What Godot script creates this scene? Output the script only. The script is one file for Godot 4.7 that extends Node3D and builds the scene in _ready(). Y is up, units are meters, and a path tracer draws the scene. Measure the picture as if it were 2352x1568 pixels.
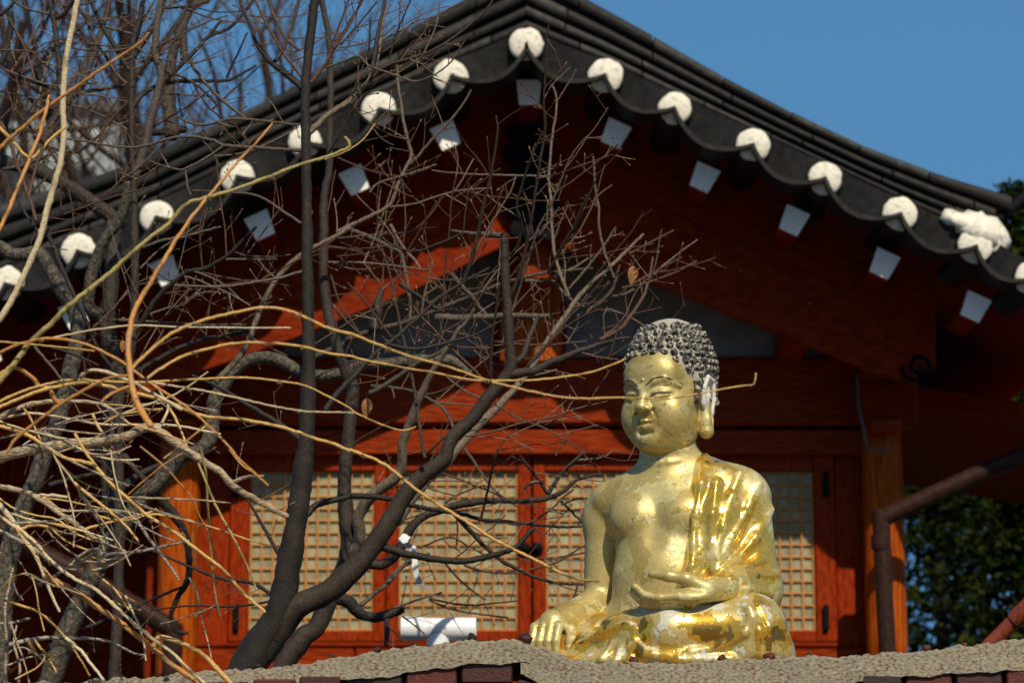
extends Node3D

const PITCH := 10.0
const FOV := 16.0
const EYE := Vector3(0.0, 1.5, 0.0)
const FOCAL := 5578.4          # 784 / tan(8 degrees)

var rng := RandomNumberGenerator.new()
var M := {}
var taken := {}


func _ready() -> void:
	rng.seed = 7
	camera_and_light()
	materials()
	ground_and_far()
	house()
	garden_wall()
	statue()
	woody_plants()
	small_things()


# ---------------------------------------------------------------- camera, sky, sun
func camera_and_light() -> void:
	var cam := Camera3D.new()
	cam.name = "camera"
	cam.position = EYE
	cam.rotation_degrees = Vector3(PITCH, 0, 0)
	cam.fov = FOV
	cam.near = 0.1
	cam.far = 400.0
	var lens := CameraAttributesPhysical.new()
	lens.frustum_focal_length = 85.4
	lens.frustum_focus_distance = 6.35
	lens.exposure_aperture = 5.2
	lens.frustum_near = 0.1
	lens.frustum_far = 400.0
	cam.attributes = lens
	add_child(cam)
	cam.fov = FOV
	cam.current = true
	var env := Environment.new()
	env.background_mode = Environment.BG_SKY
	var sm := ProceduralSkyMaterial.new()
	sm.sky_top_color = Color(0.022, 0.095, 0.25).linear_to_srgb()
	sm.sky_horizon_color = Color(0.115, 0.31, 0.57).linear_to_srgb()
	sm.sky_curve = 0.75
	sm.ground_bottom_color = Color(0.10, 0.085, 0.07).linear_to_srgb()
	sm.ground_horizon_color = Color(0.15, 0.14, 0.13).linear_to_srgb()
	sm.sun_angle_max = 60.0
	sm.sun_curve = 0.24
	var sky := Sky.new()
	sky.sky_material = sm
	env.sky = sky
	env.tonemap_mode = Environment.TONE_MAPPER_LINEAR
	env.tonemap_exposure = 0.93
	env.sdfgi_enabled = true
	env.ssao_enabled = true
	env.ssil_enabled = true
	var we := WorldEnvironment.new()
	we.name = "environment"
	we.environment = env
	add_child(we)
	var sun := DirectionalLight3D.new()
	sun.name = "sun"
	sun.light_color = Color(1.0, 0.94, 0.84)
	sun.light_energy = 1.6
	sun.light_angular_distance = 0.5
	sun.shadow_enabled = true
	add_child(sun)
	var to_sun := Vector3(0.235, 1.03, 1.0).normalized()
	sun.look_at_from_position(to_sun * 30.0, Vector3.ZERO, Vector3.UP)


# a place in the world: how far across and up it lies from the eye, at a given distance in front (metres along -z)
func at(x: float, y: float, z: float) -> Vector3:
	var v := (784.0 - y) / FOCAL
	var s := sin(deg_to_rad(PITCH))
	var c := cos(deg_to_rad(PITCH))
	var t := z / (c - v * s)
	return EYE + Vector3(t * (x - 1176.0) / FOCAL, t * (s + v * c), -z)


func px(z: float) -> float:
	return z / FOCAL


# ---------------------------------------------------------------- nodes
func numbered(called: String) -> String:
	var n: int = taken.get(called, 0)
	taken[called] = n + 1
	return called if n == 0 else "%s_%03d" % [called, n]


func thing(called: String, label: String, category: String, where := Vector3.ZERO, group := "") -> Node3D:
	var o := Node3D.new()
	o.name = numbered(called)
	add_child(o)
	o.position = where
	tag(o, label, category, group)
	return o


func tag(o: Node3D, label: String, category: String, group := "") -> void:
	o.set_meta("label", label)
	o.set_meta("category", category)
	if group:
		o.set_meta("group", group)


# ---------------------------------------------------------------- mesh builder
class MB:
	var v := PackedVector3Array()
	var n := PackedVector3Array()
	var c := PackedColorArray()
	var ix := PackedInt32Array()
	var col := Color.WHITE

	func vert(p: Vector3, nn: Vector3) -> int:
		v.append(p)
		n.append(nn)
		c.append(col)
		return v.size() - 1

	# a flat convex face whose normal points along «out»
	func face(p: Array, out: Vector3) -> void:
		var nn: Vector3 = (p[1] - p[0]).cross(p[2] - p[0])
		if nn.length_squared() < 1e-16 and p.size() > 3:
			nn = (p[2] - p[0]).cross(p[3] - p[0])
		nn = nn.normalized()
		var flip := nn.dot(out) > 0.0
		if not flip:
			nn = -nn
		var f := v.size()
		for q in p:
			v.append(q)
			n.append(nn)
			c.append(col)
		for i in range(1, p.size() - 1):
			ix.append(f)
			ix.append(f + (i + 1 if flip else i))
			ix.append(f + (i if flip else i + 1))

	func tri(a: int, b: int, d: int) -> void:
		ix.append(a)
		ix.append(b)
		ix.append(d)

	# chamfered box
	func box(centre: Vector3, size: Vector3, bevel := 0.004, turn := Basis()) -> void:
		var h := size * 0.5
		var b := minf(bevel, minf(h.x, minf(h.y, h.z)) * 0.9)
		var corner := func(s: Vector3, axis: int) -> Vector3:
			var q := Vector3((h.x - b) * s.x, (h.y - b) * s.y, (h.z - b) * s.z)
			q[axis] = h[axis] * s[axis]
			return centre + turn * q
		for axis in 3:
			var i := (axis + 1) % 3
			var j := (axis + 2) % 3
			for s in [-1.0, 1.0]:
				var pts := []
				for w in [[-1.0, -1.0], [1.0, -1.0], [1.0, 1.0], [-1.0, 1.0]]:
					var q := Vector3()
					q[axis] = s
					q[i] = w[0]
					q[j] = w[1]
					pts.append(corner.call(q, axis))
				var o := Vector3()
				o[axis] = s
				face(pts, turn * o)
			for s in [-1.0, 1.0]:
				for u in [-1.0, 1.0]:
					var q0 := Vector3()
					q0[i] = s
					q0[j] = u
					var q1 := q0
					q0[axis] = -1.0
					q1[axis] = 1.0
					var o := Vector3()
					o[i] = s
					o[j] = u
					face([corner.call(q0, i), corner.call(q1, i), corner.call(q1, j), corner.call(q0, j)], turn * o)
		for sx in [-1.0, 1.0]:
			for sy in [-1.0, 1.0]:
				for sz in [-1.0, 1.0]:
					var s := Vector3(sx, sy, sz)
					face([corner.call(s, 0), corner.call(s, 1), corner.call(s, 2)], turn * s)

	# a slab between two curves, «back» deep; the front bulges by «bulge»
	func strip(top: Array, bot: Array, back: Vector3, bulge := 0.0) -> void:
		var m := top.size()
		var fwd := -back.normalized()
		for i in m - 1:
			var t0: Vector3 = top[i]
			var t1: Vector3 = top[i + 1]
			var b0: Vector3 = bot[i]
			var b1: Vector3 = bot[i + 1]
			var up := (t0 - b0).normalized()
			if bulge > 0.0:
				var steps := 6
				for k in steps:
					var f0 := float(k) / steps
					var f1 := float(k + 1) / steps
					var o0 := fwd * bulge * sqrt(maxf(0.0, 1.0 - pow(2.0 * f0 - 1.0, 2.0)))
					var o1 := fwd * bulge * sqrt(maxf(0.0, 1.0 - pow(2.0 * f1 - 1.0, 2.0)))
					face([b0.lerp(t0, f0) + o0, b1.lerp(t1, f0) + o0, b1.lerp(t1, f1) + o1, b0.lerp(t0, f1) + o1], fwd + up * (f0 + f1 - 1.0))
			else:
				face([b0, b1, t1, t0], fwd)
			face([b0 + back, b1 + back, t1 + back, t0 + back], -fwd)
			face([t0, t1, t1 + back, t0 + back], up)
			face([b0, b1, b1 + back, b0 + back], -up)
		var along: Vector3 = (top[m - 1] - top[0]).normalized()
		face([top[0], bot[0], bot[0] + back, top[0] + back], -along)
		face([top[m - 1], bot[m - 1], bot[m - 1] + back, top[m - 1] + back], along)

	# a swept round tube with rounded-off ends; rough > 0 makes the bark uneven
	func tube(p: PackedVector3Array, r: PackedFloat32Array, sides: int, rough := 0.0, noise: FastNoiseLite = null, flare := 1.0) -> void:
		var m := p.size()
		if m < 2:
			return
		var t := (p[1] - p[0]).normalized()
		var side := t.cross(Vector3(0.31, 0.2, 0.93)).normalized()
		var first := v.size()
		for i in m:
			var t2: Vector3
			if i == 0:
				t2 = (p[1] - p[0]).normalized()
			elif i == m - 1:
				t2 = (p[m - 1] - p[m - 2]).normalized()
			else:
				t2 = (p[i + 1] - p[i - 1]).normalized()
			side = (side - t2 * side.dot(t2)).normalized()
			var up := t2.cross(side)
			for k in sides:
				var a := TAU * k / sides
				var d := side * cos(a) + up * sin(a)
				var q := p[i] + d * r[i]
				if rough > 0.0:
					q += d * r[i] * rough * noise.get_noise_3dv(q * flare)
				v.append(q)
				n.append(d)
				c.append(col)
		for i in m - 1:
			for k in sides:
				var a := first + i * sides + k
				var b := first + i * sides + (k + 1) % sides
				ix.append_array([a, a + sides, b, b, a + sides, b + sides])
		for e in [0, m - 1]:
			var d := (p[0] - p[1]).normalized() if e == 0 else (p[m - 1] - p[m - 2]).normalized()
			var tip := vert(p[e] + d * r[e] * 0.45, d)
			for k in sides:
				var a: int = first + e * sides + k
				var b: int = first + e * sides + (k + 1) % sides
				if e == 0:
					tri(tip, a, b)
				else:
					tri(tip, b, a)

	# a lathed shape: profile of (radius, along) about «axis»
	func lathe(where: Vector3, axis: Vector3, prof: Array, sides: int, rough := 0.0, noise: FastNoiseLite = null) -> void:
		var w := axis.normalized()
		var side := w.cross(Vector3(0.2, 0.9, 0.37) if absf(w.y) < 0.9 else Vector3(1, 0, 0)).normalized()
		var up := w.cross(side)
		var first := v.size()
		var m := prof.size()
		for i in m:
			var d0: Vector2 = prof[maxi(i - 1, 0)]
			var d1: Vector2 = prof[mini(i + 1, m - 1)]
			var tn := (d1 - d0).normalized()
			for k in sides:
				var a := TAU * k / sides
				var rad := side * cos(a) + up * sin(a)
				var q: Vector3 = where + rad * prof[i].x + w * prof[i].y
				var nn := (rad * tn.y - w * tn.x).normalized()
				if rough > 0.0:
					q += nn * rough * noise.get_noise_3dv(q * 10.0)
				v.append(q)
				n.append(nn)
				c.append(col)
		for i in m - 1:
			for k in sides:
				var a := first + i * sides + k
				var b := first + i * sides + (k + 1) % sides
				ix.append_array([a, a + sides, b, b, a + sides, b + sides])

	func mesh(mat: Material) -> ArrayMesh:
		var arr := []
		arr.resize(Mesh.ARRAY_MAX)
		arr[Mesh.ARRAY_VERTEX] = v
		arr[Mesh.ARRAY_NORMAL] = n
		arr[Mesh.ARRAY_COLOR] = c
		arr[Mesh.ARRAY_INDEX] = ix
		var me := ArrayMesh.new()
		me.add_surface_from_arrays(Mesh.PRIMITIVE_TRIANGLES, arr)
		me.surface_set_material(0, mat)
		return me


func put(mb: MB, called: String, mat: Material, parent: Node3D, where := Vector3.ZERO) -> MeshInstance3D:
	return put_mesh(mb.mesh(mat), called, parent, where)


func put_mesh(me: Mesh, called: String, parent: Node3D, where := Vector3.ZERO) -> MeshInstance3D:
	var o := MeshInstance3D.new()
	o.name = called if parent != self else numbered(called)
	o.mesh = me
	o.position = where
	parent.add_child(o, true)
	return o


func structure(o: Node3D) -> void:
	o.set_meta("kind", "structure")


# ---------------------------------------------------------------- materials
func noise(freq: float, sd: int, octaves := 4) -> FastNoiseLite:
	var f := FastNoiseLite.new()
	f.noise_type = FastNoiseLite.TYPE_SIMPLEX_SMOOTH
	f.frequency = freq
	f.seed = sd
	f.fractal_octaves = octaves
	return f


func ramp(stops: Array) -> Gradient:
	var g := Gradient.new()
	var o := PackedFloat32Array()
	var c := PackedColorArray()
	for s in stops:
		o.append(s[0])
		c.append((s[1] as Color).linear_to_srgb())
	g.offsets = o
	g.colors = c
	return g


func noise_texture(freq: float, sd: int, stops: Array, size := 512, octaves := 4) -> NoiseTexture2D:
	var t := NoiseTexture2D.new()
	t.width = size
	t.height = size
	t.seamless = true
	t.noise = noise(freq, sd, octaves)
	if stops:
		t.color_ramp = ramp(stops)
	return t


func plain(col: Color, rough := 0.7, metal := 0.0) -> StandardMaterial3D:
	var m := StandardMaterial3D.new()
	m.albedo_color = col.linear_to_srgb()
	m.roughness = rough
	m.metallic = metal
	return m


func textured(tex: Texture2D, scale: Vector3, rough := 0.7, bump: Texture2D = null, bump_cm := 0.1) -> StandardMaterial3D:
	var m := StandardMaterial3D.new()
	m.albedo_texture = tex
	m.roughness = rough
	m.uv1_triplanar = true
	m.uv1_world_triplanar = true
	m.uv1_scale = scale
	if bump:
		m.heightmap_enabled = true
		m.heightmap_texture = bump
		m.heightmap_scale = bump_cm
	return m


func wood(name_: String, sd: int, dark: Color, mid: Color, light: Color, scale: Vector3, rough := 0.5) -> void:
	var t := noise_texture(0.02, sd, [[0.0, dark], [0.42, mid], [0.6, mid.lerp(light, 0.5)], [1.0, light]], 512, 5)
	var b := noise_texture(0.02, sd, [], 512, 5)
	M[name_] = textured(t, scale, rough, b, 0.06)
	M[name_].metallic_specular = 0.2


func materials() -> void:
	var soot := Color(0.035, 0.004, 0.001)
	var red := Color(0.175, 0.0155, 0.0007)
	var orange := Color(0.30, 0.043, 0.002)
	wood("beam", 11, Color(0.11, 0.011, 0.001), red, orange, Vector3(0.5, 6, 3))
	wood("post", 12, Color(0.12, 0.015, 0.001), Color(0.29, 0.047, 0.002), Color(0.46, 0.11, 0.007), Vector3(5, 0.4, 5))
	wood("door_wood", 13, Color(0.10, 0.008, 0.0006), Color(0.20, 0.018, 0.001), Color(0.29, 0.034, 0.002), Vector3(4, 1, 4))
	wood("lattice", 14, Color(0.30, 0.125, 0.035), Color(0.42, 0.195, 0.062), Color(0.50, 0.26, 0.095), Vector3(3, 3, 3))
	wood("board", 15, Color(0.105, 0.008, 0.0005), Color(0.155, 0.0135, 0.0006), Color(0.21, 0.024, 0.001), Vector3(1.0, 2, 2), 0.7)
	wood("barge", 17, Color(0.105, 0.008, 0.0005), Color(0.155, 0.0135, 0.0006), Color(0.21, 0.024, 0.001), Vector3(0.7, 1.6, 1.6), 0.7)
	M.paper = textured(noise_texture(0.012, 21, [[0.0, Color(0.17, 0.155, 0.09)], [0.5, Color(0.27, 0.25, 0.15)], [1.0, Color(0.37, 0.345, 0.215)]]), Vector3(1, 1, 1), 0.85)
	M.tile = textured(noise_texture(0.02, 22, [[0.0, Color(0.010, 0.010, 0.010)], [0.45, Color(0.018, 0.018, 0.0175)], [0.75, Color(0.026, 0.025, 0.023)], [1.0, Color(0.045, 0.043, 0.038)]]), Vector3(1.4, 1.4, 1.4), 0.55, noise_texture(0.03, 23, []), 0.06)
	M.tile_alt = textured(noise_texture(0.02, 26, [[0.0, Color(0.018, 0.018, 0.018)], [0.5, Color(0.036, 0.0355, 0.034)], [1.0, Color(0.075, 0.072, 0.065)]]), Vector3(1.4, 1.4, 1.4), 0.55, noise_texture(0.03, 23, []), 0.06)
	M.tile.metallic_specular = 0.25
	M.tile_alt.metallic_specular = 0.25
	M.lime = textured(noise_texture(0.03, 24, [[0.0, Color(0.34, 0.33, 0.27)], [0.36, Color(0.60, 0.59, 0.50)], [0.55, Color(0.72, 0.70, 0.60)], [1.0, Color(0.80, 0.78, 0.69)]]), Vector3(1.7, 1.7, 1.7), 0.9, noise_texture(0.04, 25, []), 0.25)
	M.paint_white = textured(noise_texture(0.03, 27, [[0.0, Color(0.60, 0.61, 0.57)], [0.4, Color(0.80, 0.81, 0.77)], [1.0, Color(0.88, 0.88, 0.84)]]), Vector3(2.2, 2.2, 2.2), 0.7)
	M.plaster = textured(noise_texture(0.01, 28, [[0.0, Color(0.16, 0.155, 0.15)], [1.0, Color(0.27, 0.265, 0.26)]]), Vector3(1, 1, 1), 0.9)
	M.iron = plain(Color(0.005, 0.005, 0.006), 0.7)
	M.iron.metallic_specular = 0.2
	M.pipe = textured(noise_texture(0.02, 29, [[0.0, Color(0.016, 0.008, 0.006)], [0.6, Color(0.032, 0.015, 0.011)], [1.0, Color(0.06, 0.026, 0.018)]]), Vector3(2, 2, 2), 0.5)
	M.pipe.metallic_specular = 0.25
	M.cable = plain(Color(0.05, 0.05, 0.05), 0.6)
	# wall: a sandy mortar flecked with maroon, and old bricks
	var fleck := noise_texture(0.03, 31, [[0.0, Color(0.15, 0.018, 0.018)], [0.29, Color(0.12, 0.018, 0.016)], [0.305, Color(0.15, 0.135, 0.09)], [0.5, Color(0.195, 0.18, 0.128)], [0.7, Color(0.25, 0.23, 0.17)], [1.0, Color(0.40, 0.375, 0.30)]], 1024, 5)
	M.mortar = textured(fleck, Vector3(2.2, 4, 2.2), 0.92, noise_texture(0.2, 32, [], 1024, 3), 0.045)
	for k in 3:
		var base: Color = [Color(0.040, 0.005, 0.002), Color(0.075, 0.008, 0.002), Color(0.014, 0.006, 0.005)][k]
		M["brick%d" % k] = textured(noise_texture(0.03, 33 + k, [[0.0, base * 0.35], [0.45, base], [0.8, base * 1.3], [1.0, Color(0.09, 0.06, 0.04)]]), Vector3(4, 4, 4), 0.6, noise_texture(0.05, 40, []), 0.06)
	# plants: colour comes with the stem, the texture gives its grain
	for spec in [["bark", 51, 0.05, 0.30, 1.6, Vector3(5.0, 2.0, 5.0), 0.16], ["twig", 52, 0.04, 0.55, 1.3, Vector3(7, 7, 7), 0.06], ["lichen", 53, 0.05, 0.05, 4.0, Vector3(2.1, 1.7, 2.1), 0.5], ["shag", 54, 0.03, 0.35, 1.5, Vector3(2.5, 9, 9), 0.4]]:
		var lo: float = spec[3]
		var hi: float = spec[4]
		var tex := noise_texture(spec[2], spec[1], [], 512, 5)
		var g := Gradient.new()
		g.offsets = PackedFloat32Array([0.0, 0.38, 0.62, 1.0])
		var k := 0.62
		var cs := PackedColorArray()
		for f in [lo, lo * 0.6 + 0.4, 1.0, hi]:
			cs.append(Color(f * k, f * k, f * k).clamp().linear_to_srgb())
		g.colors = cs
		tex.color_ramp = g
		var m := textured(tex, spec[5], 0.75, noise_texture(spec[2] * 1.5, spec[1] + 10, [], 512, 4), spec[6])
		m.vertex_color_use_as_albedo = true
		M[spec[0]] = m
	M.leaf_dry = textured(noise_texture(0.02, 71, [[0.0, Color(0.22, 0.09, 0.03)], [1.0, Color(0.46, 0.22, 0.09)]]), Vector3(12, 12, 12), 0.6)
	M.leaf_dry.backlight_enabled = true
	M.leaf_dry.backlight = Color(0.25, 0.12, 0.04)
	M.foliage = plain(Color(0.05, 0.085, 0.02), 0.6)
	M.foliage.vertex_color_use_as_albedo = true
	M.foliage.albedo_color = Color.WHITE
	M.foliage.metallic_specular = 0.15
	M.ground = textured(noise_texture(0.02, 72, [[0.0, Color(0.035, 0.028, 0.018)], [1.0, Color(0.075, 0.06, 0.04)]]), Vector3(0.5, 0.5, 0.5), 0.95)
	M.added_paving = textured(noise_texture(0.02, 75, [[0.0, Color(0.09, 0.068, 0.042)], [1.0, Color(0.16, 0.125, 0.08)]]), Vector3(0.7, 0.7, 0.7), 0.9)
	M.stone = textured(noise_texture(0.02, 73, [[0.0, Color(0.05, 0.047, 0.042)], [1.0, Color(0.11, 0.105, 0.095)]]), Vector3(1, 1, 1), 0.9)
	M.pvc = plain(Color(0.74, 0.76, 0.78), 0.32)
	M.rail = textured(noise_texture(0.03, 74, [[0.0, Color(0.05, 0.012, 0.005)], [0.5, Color(0.2, 0.035, 0.012)], [0.85, Color(0.26, 0.05, 0.018)], [1.0, Color(0.4, 0.3, 0.22)]]), Vector3(5, 5, 5), 0.45)
	M.far_wall = plain(Color(0.34, 0.40, 0.42), 0.9)
	M.far_roof = plain(Color(0.10, 0.11, 0.12), 0.8)
	M.glass = plain(Color(0.03, 0.04, 0.05), 0.1)
	M.ribbon = plain(Color(0.62, 0.64, 0.66), 0.35)
	statue_materials()


# ---------------------------------------------------------------- ground and what lies far behind
func ground_and_far() -> void:
	var mb := MB.new()
	mb.face([Vector3(-200, 0, 60), Vector3(200, 0, 60), Vector3(200, 0, -250), Vector3(-200, 0, -250)], Vector3.UP)
	structure(put(mb, "ground", M.ground, self))
	mb = MB.new()
	mb.face([Vector3(-14, 0.004, 16), Vector3(14, 0.004, 16), Vector3(14, 0.004, -5.6), Vector3(-14, 0.004, -5.6)], Vector3.UP)
	structure(put(mb, "added_paved_ground", M.added_paving, self))  # unseen tan ground added to give the gold statue warm reflections
	mb = MB.new()
	mb.box(Vector3(0, 0.5, -17.0), Vector3(14, 1.0, 8.4), 0.03)
	structure(put(mb, "stone_terrace", M.stone, self))
	# a pale building far off beyond the roof
	var z := 46.0
	var b := thing("far_building", "pale grey building far behind the bare twigs, beyond the tiled roof", "building", at(110, 330, z) * Vector3(1, 0, 1))
	var top := at(110, 262, z).y
	mb = MB.new()
	mb.box(Vector3(0, top * 0.5, -3), Vector3(2.9, top, 6), 0.02)
	put(mb, "wall", M.far_wall, b)
	mb = MB.new()
	mb.box(Vector3(0, top + 0.12, -3), Vector3(3.2, 0.24, 6.3), 0.03)
	put(mb, "roof", M.far_roof, b)
	for i in 2:
		mb = MB.new()
		mb.box(Vector3(-0.65 + i * 1.3, top - 1.5, 0.0), Vector3(0.62, 0.9, 0.08), 0.01)
		var w := put(mb, "window", M.far_roof, b)
		mb = MB.new()
		mb.box(Vector3(-0.65 + i * 1.3, top - 1.5, 0.035), Vector3(0.5, 0.78, 0.05), 0.004)
		put(mb, "pane", M.glass, w)
	# bare trees behind the roof
	var spots := [[-160.0, 19.0, 8.6, 41], [150.0, 22.0, 10.0, 42], [330.0, 20.0, 9.0, 43], [560.0, 24.0, 10.4, 44], [745.0, 27.0, 10.6, 45]]
	var words := ["bare brown tree behind the roof, at the picture's upper edge farthest from the apex", "bare tree behind the roof in front of the pale far building", "bare twiggy tree behind the roof beside the pale far building", "tall bare tree behind the middle of the sunlit roof slope", "bare tree behind the roof, nearest of them to the apex"]
	for i in spots.size():
		bare_tree(spots[i][0], spots[i][1], spots[i][2], spots[i][3], words[i])
	# evergreens beyond the far corner of the house
	conifer(at(2350, 900, 19.0), 6.15, 0.66, 61, "slim green conifer showing beside the roof corner against the sky")
	conifer(at(2340, 1200, 21.0), 5.0, 1.9, 62, "dark green evergreen beyond the drainpipe, its leaves coloured dark for shade")
	conifer(at(2150, 1200, 24.0), 5.4, 1.7, 63, "dark evergreen just beyond the corner post of the house")
	conifer(at(2250, 1200, 29.0), 6.6, 2.2, 64, "farthest dark evergreen, filling the gap above the brown rail")


func grow(mb: MB, p: Vector3, d: Vector3, length: float, r: float, level: int, cut: int) -> void:
	var pts := PackedVector3Array([p])
	var rad := PackedFloat32Array([r])
	var steps := 4
	for i in steps:
		d = (d + Vector3(rng.randf_range(-0.2, 0.2), rng.randf_range(-0.05, 0.16), rng.randf_range(-0.2, 0.2))).normalized()
		p += d * length / steps
		pts.append(p)
		rad.append(lerpf(r, r * 0.55, float(i + 1) / steps))
	mb.tube(pts, rad, 6 if level < 2 else 4)
	if level >= cut:
		return
	var kids := 4 if level < 2 else 3
	for i in kids:
		var k := rng.randi_range(1, steps)
		var side := Vector3(rng.randf_range(-1, 1), rng.randf_range(-0.2, 0.9), rng.randf_range(-1, 1)).normalized()
		grow(mb, pts[k], (d * 0.6 + side).normalized(), length * rng.randf_range(0.5, 0.72), rad[k] * 0.6, level + 1, cut)


func bare_tree(x: float, z: float, h: float, sd: int, label: String) -> void:
	rng.seed = sd
	var foot := at(x, 900, z) * Vector3(1, 0, 1)
	var t := thing("bare_tree", label, "tree", foot, "bare trees behind the roof")
	var mb := MB.new()
	mb.col = Color(0.12, 0.085, 0.06)
	var pts := PackedVector3Array()
	var rad := PackedFloat32Array()
	for i in 6:
		pts.append(Vector3(rng.randf_range(-0.1, 0.1) * i, h * 0.66 * i / 5.0, rng.randf_range(-0.1, 0.1) * i))
		rad.append(lerpf(0.17, 0.075, i / 5.0))
	mb.tube(pts, rad, 8)
	put(mb, "trunk", M.bark, t)
	for k in 7:
		var i := 2 + k % 4
		mb = MB.new()
		mb.col = Color(0.14, 0.085, 0.055)
		var a := k * 2.4 + rng.randf()
		grow(mb, pts[i].lerp(pts[i + 1 if i < 5 else i], rng.randf()), Vector3(cos(a) * 0.8, 0.75, sin(a) * 0.8).normalized(), h * rng.randf_range(0.2, 0.3), 0.06, 0, 4)
		put(mb, "limb", M.bark, t)


func conifer(where: Vector3, h: float, spread: float, sd: int, label: String) -> void:
	rng.seed = sd
	var t := thing("evergreen_tree", label, "tree", where * Vector3(1, 0, 1), "evergreens beyond the house corner")
	var mb := MB.new()
	mb.col = Color(0.06, 0.045, 0.03)
	mb.tube(PackedVector3Array([Vector3.ZERO, Vector3(0.03, h * 0.5, 0), Vector3(0, h * 0.97, 0)]), PackedFloat32Array([0.11, 0.07, 0.015]), 8)
	put(mb, "trunk", M.bark, t)
	mb = MB.new()
	for b in 300:
		var f := pow(rng.randf(), 0.8)
		var y := lerpf(0.1, 0.98, f) * h
		var reach := spread * (1.0 - f * 0.88) * rng.randf_range(0.55, 1.0)
		var a := rng.randf() * TAU
		var d := Vector3(cos(a), rng.randf_range(-0.1, 0.35), sin(a)).normalized()
		for k in 26:
			var g := rng.randf_range(0.2, 1.0)
			var p := Vector3(0, y, 0) + d * reach * g + Vector3(rng.randf_range(-1, 1), rng.randf_range(-1, 1), rng.randf_range(-1, 1)) * 0.11
			var u := Vector3(rng.randf_range(-1, 1), rng.randf_range(-0.6, 1), rng.randf_range(-1, 1)).normalized()
			var w := u.cross(Vector3(rng.randf_range(-1, 1), 0.3, rng.randf_range(-1, 1))).normalized()
			var l := rng.randf_range(0.07, 0.14)
			var tone := rng.randf()
			mb.col = Color(0.007, 0.014, 0.0035).lerp(Color(0.032, 0.036, 0.006), tone * tone * tone)  # shade put into the leaf colour, darker than real foliage
			mb.face([p, p + u * l * 0.5 + w * l * 0.22, p + u * l, p + u * l * 0.5 - w * l * 0.22], u.cross(w))
	put(mb, "crown", M.foliage, t)


# ---------------------------------------------------------------- the tile-roofed hall
var verge := [[-330.0, 790.0], [-150.0, 722.0], [15.0, 652.0], [180.0, 577.0], [360.0, 500.0], [545.0, 407.0], [700.0, 327.0], [870.0, 252.0], [1035.0, 177.0], [1209.0, 103.0], [1391.0, 175.0], [1550.0, 250.0], [1730.0, 334.0], [1895.0, 411.0], [2067.0, 492.0], [2240.0, 566.0], [2372.0, 640.0], [2540.0, 705.0]]
var crest := [[-330.0, 585.0], [-150.0, 525.0], [0.0, 468.0], [113.0, 437.0], [239.0, 398.0], [342.0, 356.0], [478.0, 291.0], [650.0, 212.0], [900.0, 85.0], [1037.0, 15.0], [1209.0, -78.0], [1355.0, 2.0], [1493.0, 78.0], [1668.0, 179.0], [1829.0, 263.0], [1993.0, 340.0], [2161.0, 402.0], [2326.0, 451.0], [2500.0, 500.0]]
var gable_foot := [[-60.0, 1030.0], [100.0, 985.0], [273.0, 932.0], [427.0, 862.0], [547.0, 822.0], [703.0, 764.0], [767.0, 737.0], [934.0, 672.0], [1054.0, 614.0], [1215.0, 535.0], [1390.0, 603.0], [1493.0, 646.0], [1614.0, 696.0], [1727.0, 740.0], [1887.0, 802.0], [1968.0, 838.0], [2063.0, 871.0], [2150.0, 905.0]]


func along(list: Array, x: float) -> float:
	for i in range(1, list.size()):
		if x <= list[i][0] or i == list.size() - 1:
			return lerpf(list[i - 1][1], list[i][1], (x - list[i - 1][0]) / (list[i][0] - list[i - 1][0]))
	return 0.0


func house() -> void:
	rng.seed = 100
	var h := thing("tiled_roof_hall", "red timber hall with dark curved tile roof and white plastered tile ends", "building", Vector3(0, 0, -14))
	h.position = Vector3.ZERO
	roof(h)
	gable(h)
	front(h)
	drains(h)


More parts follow.
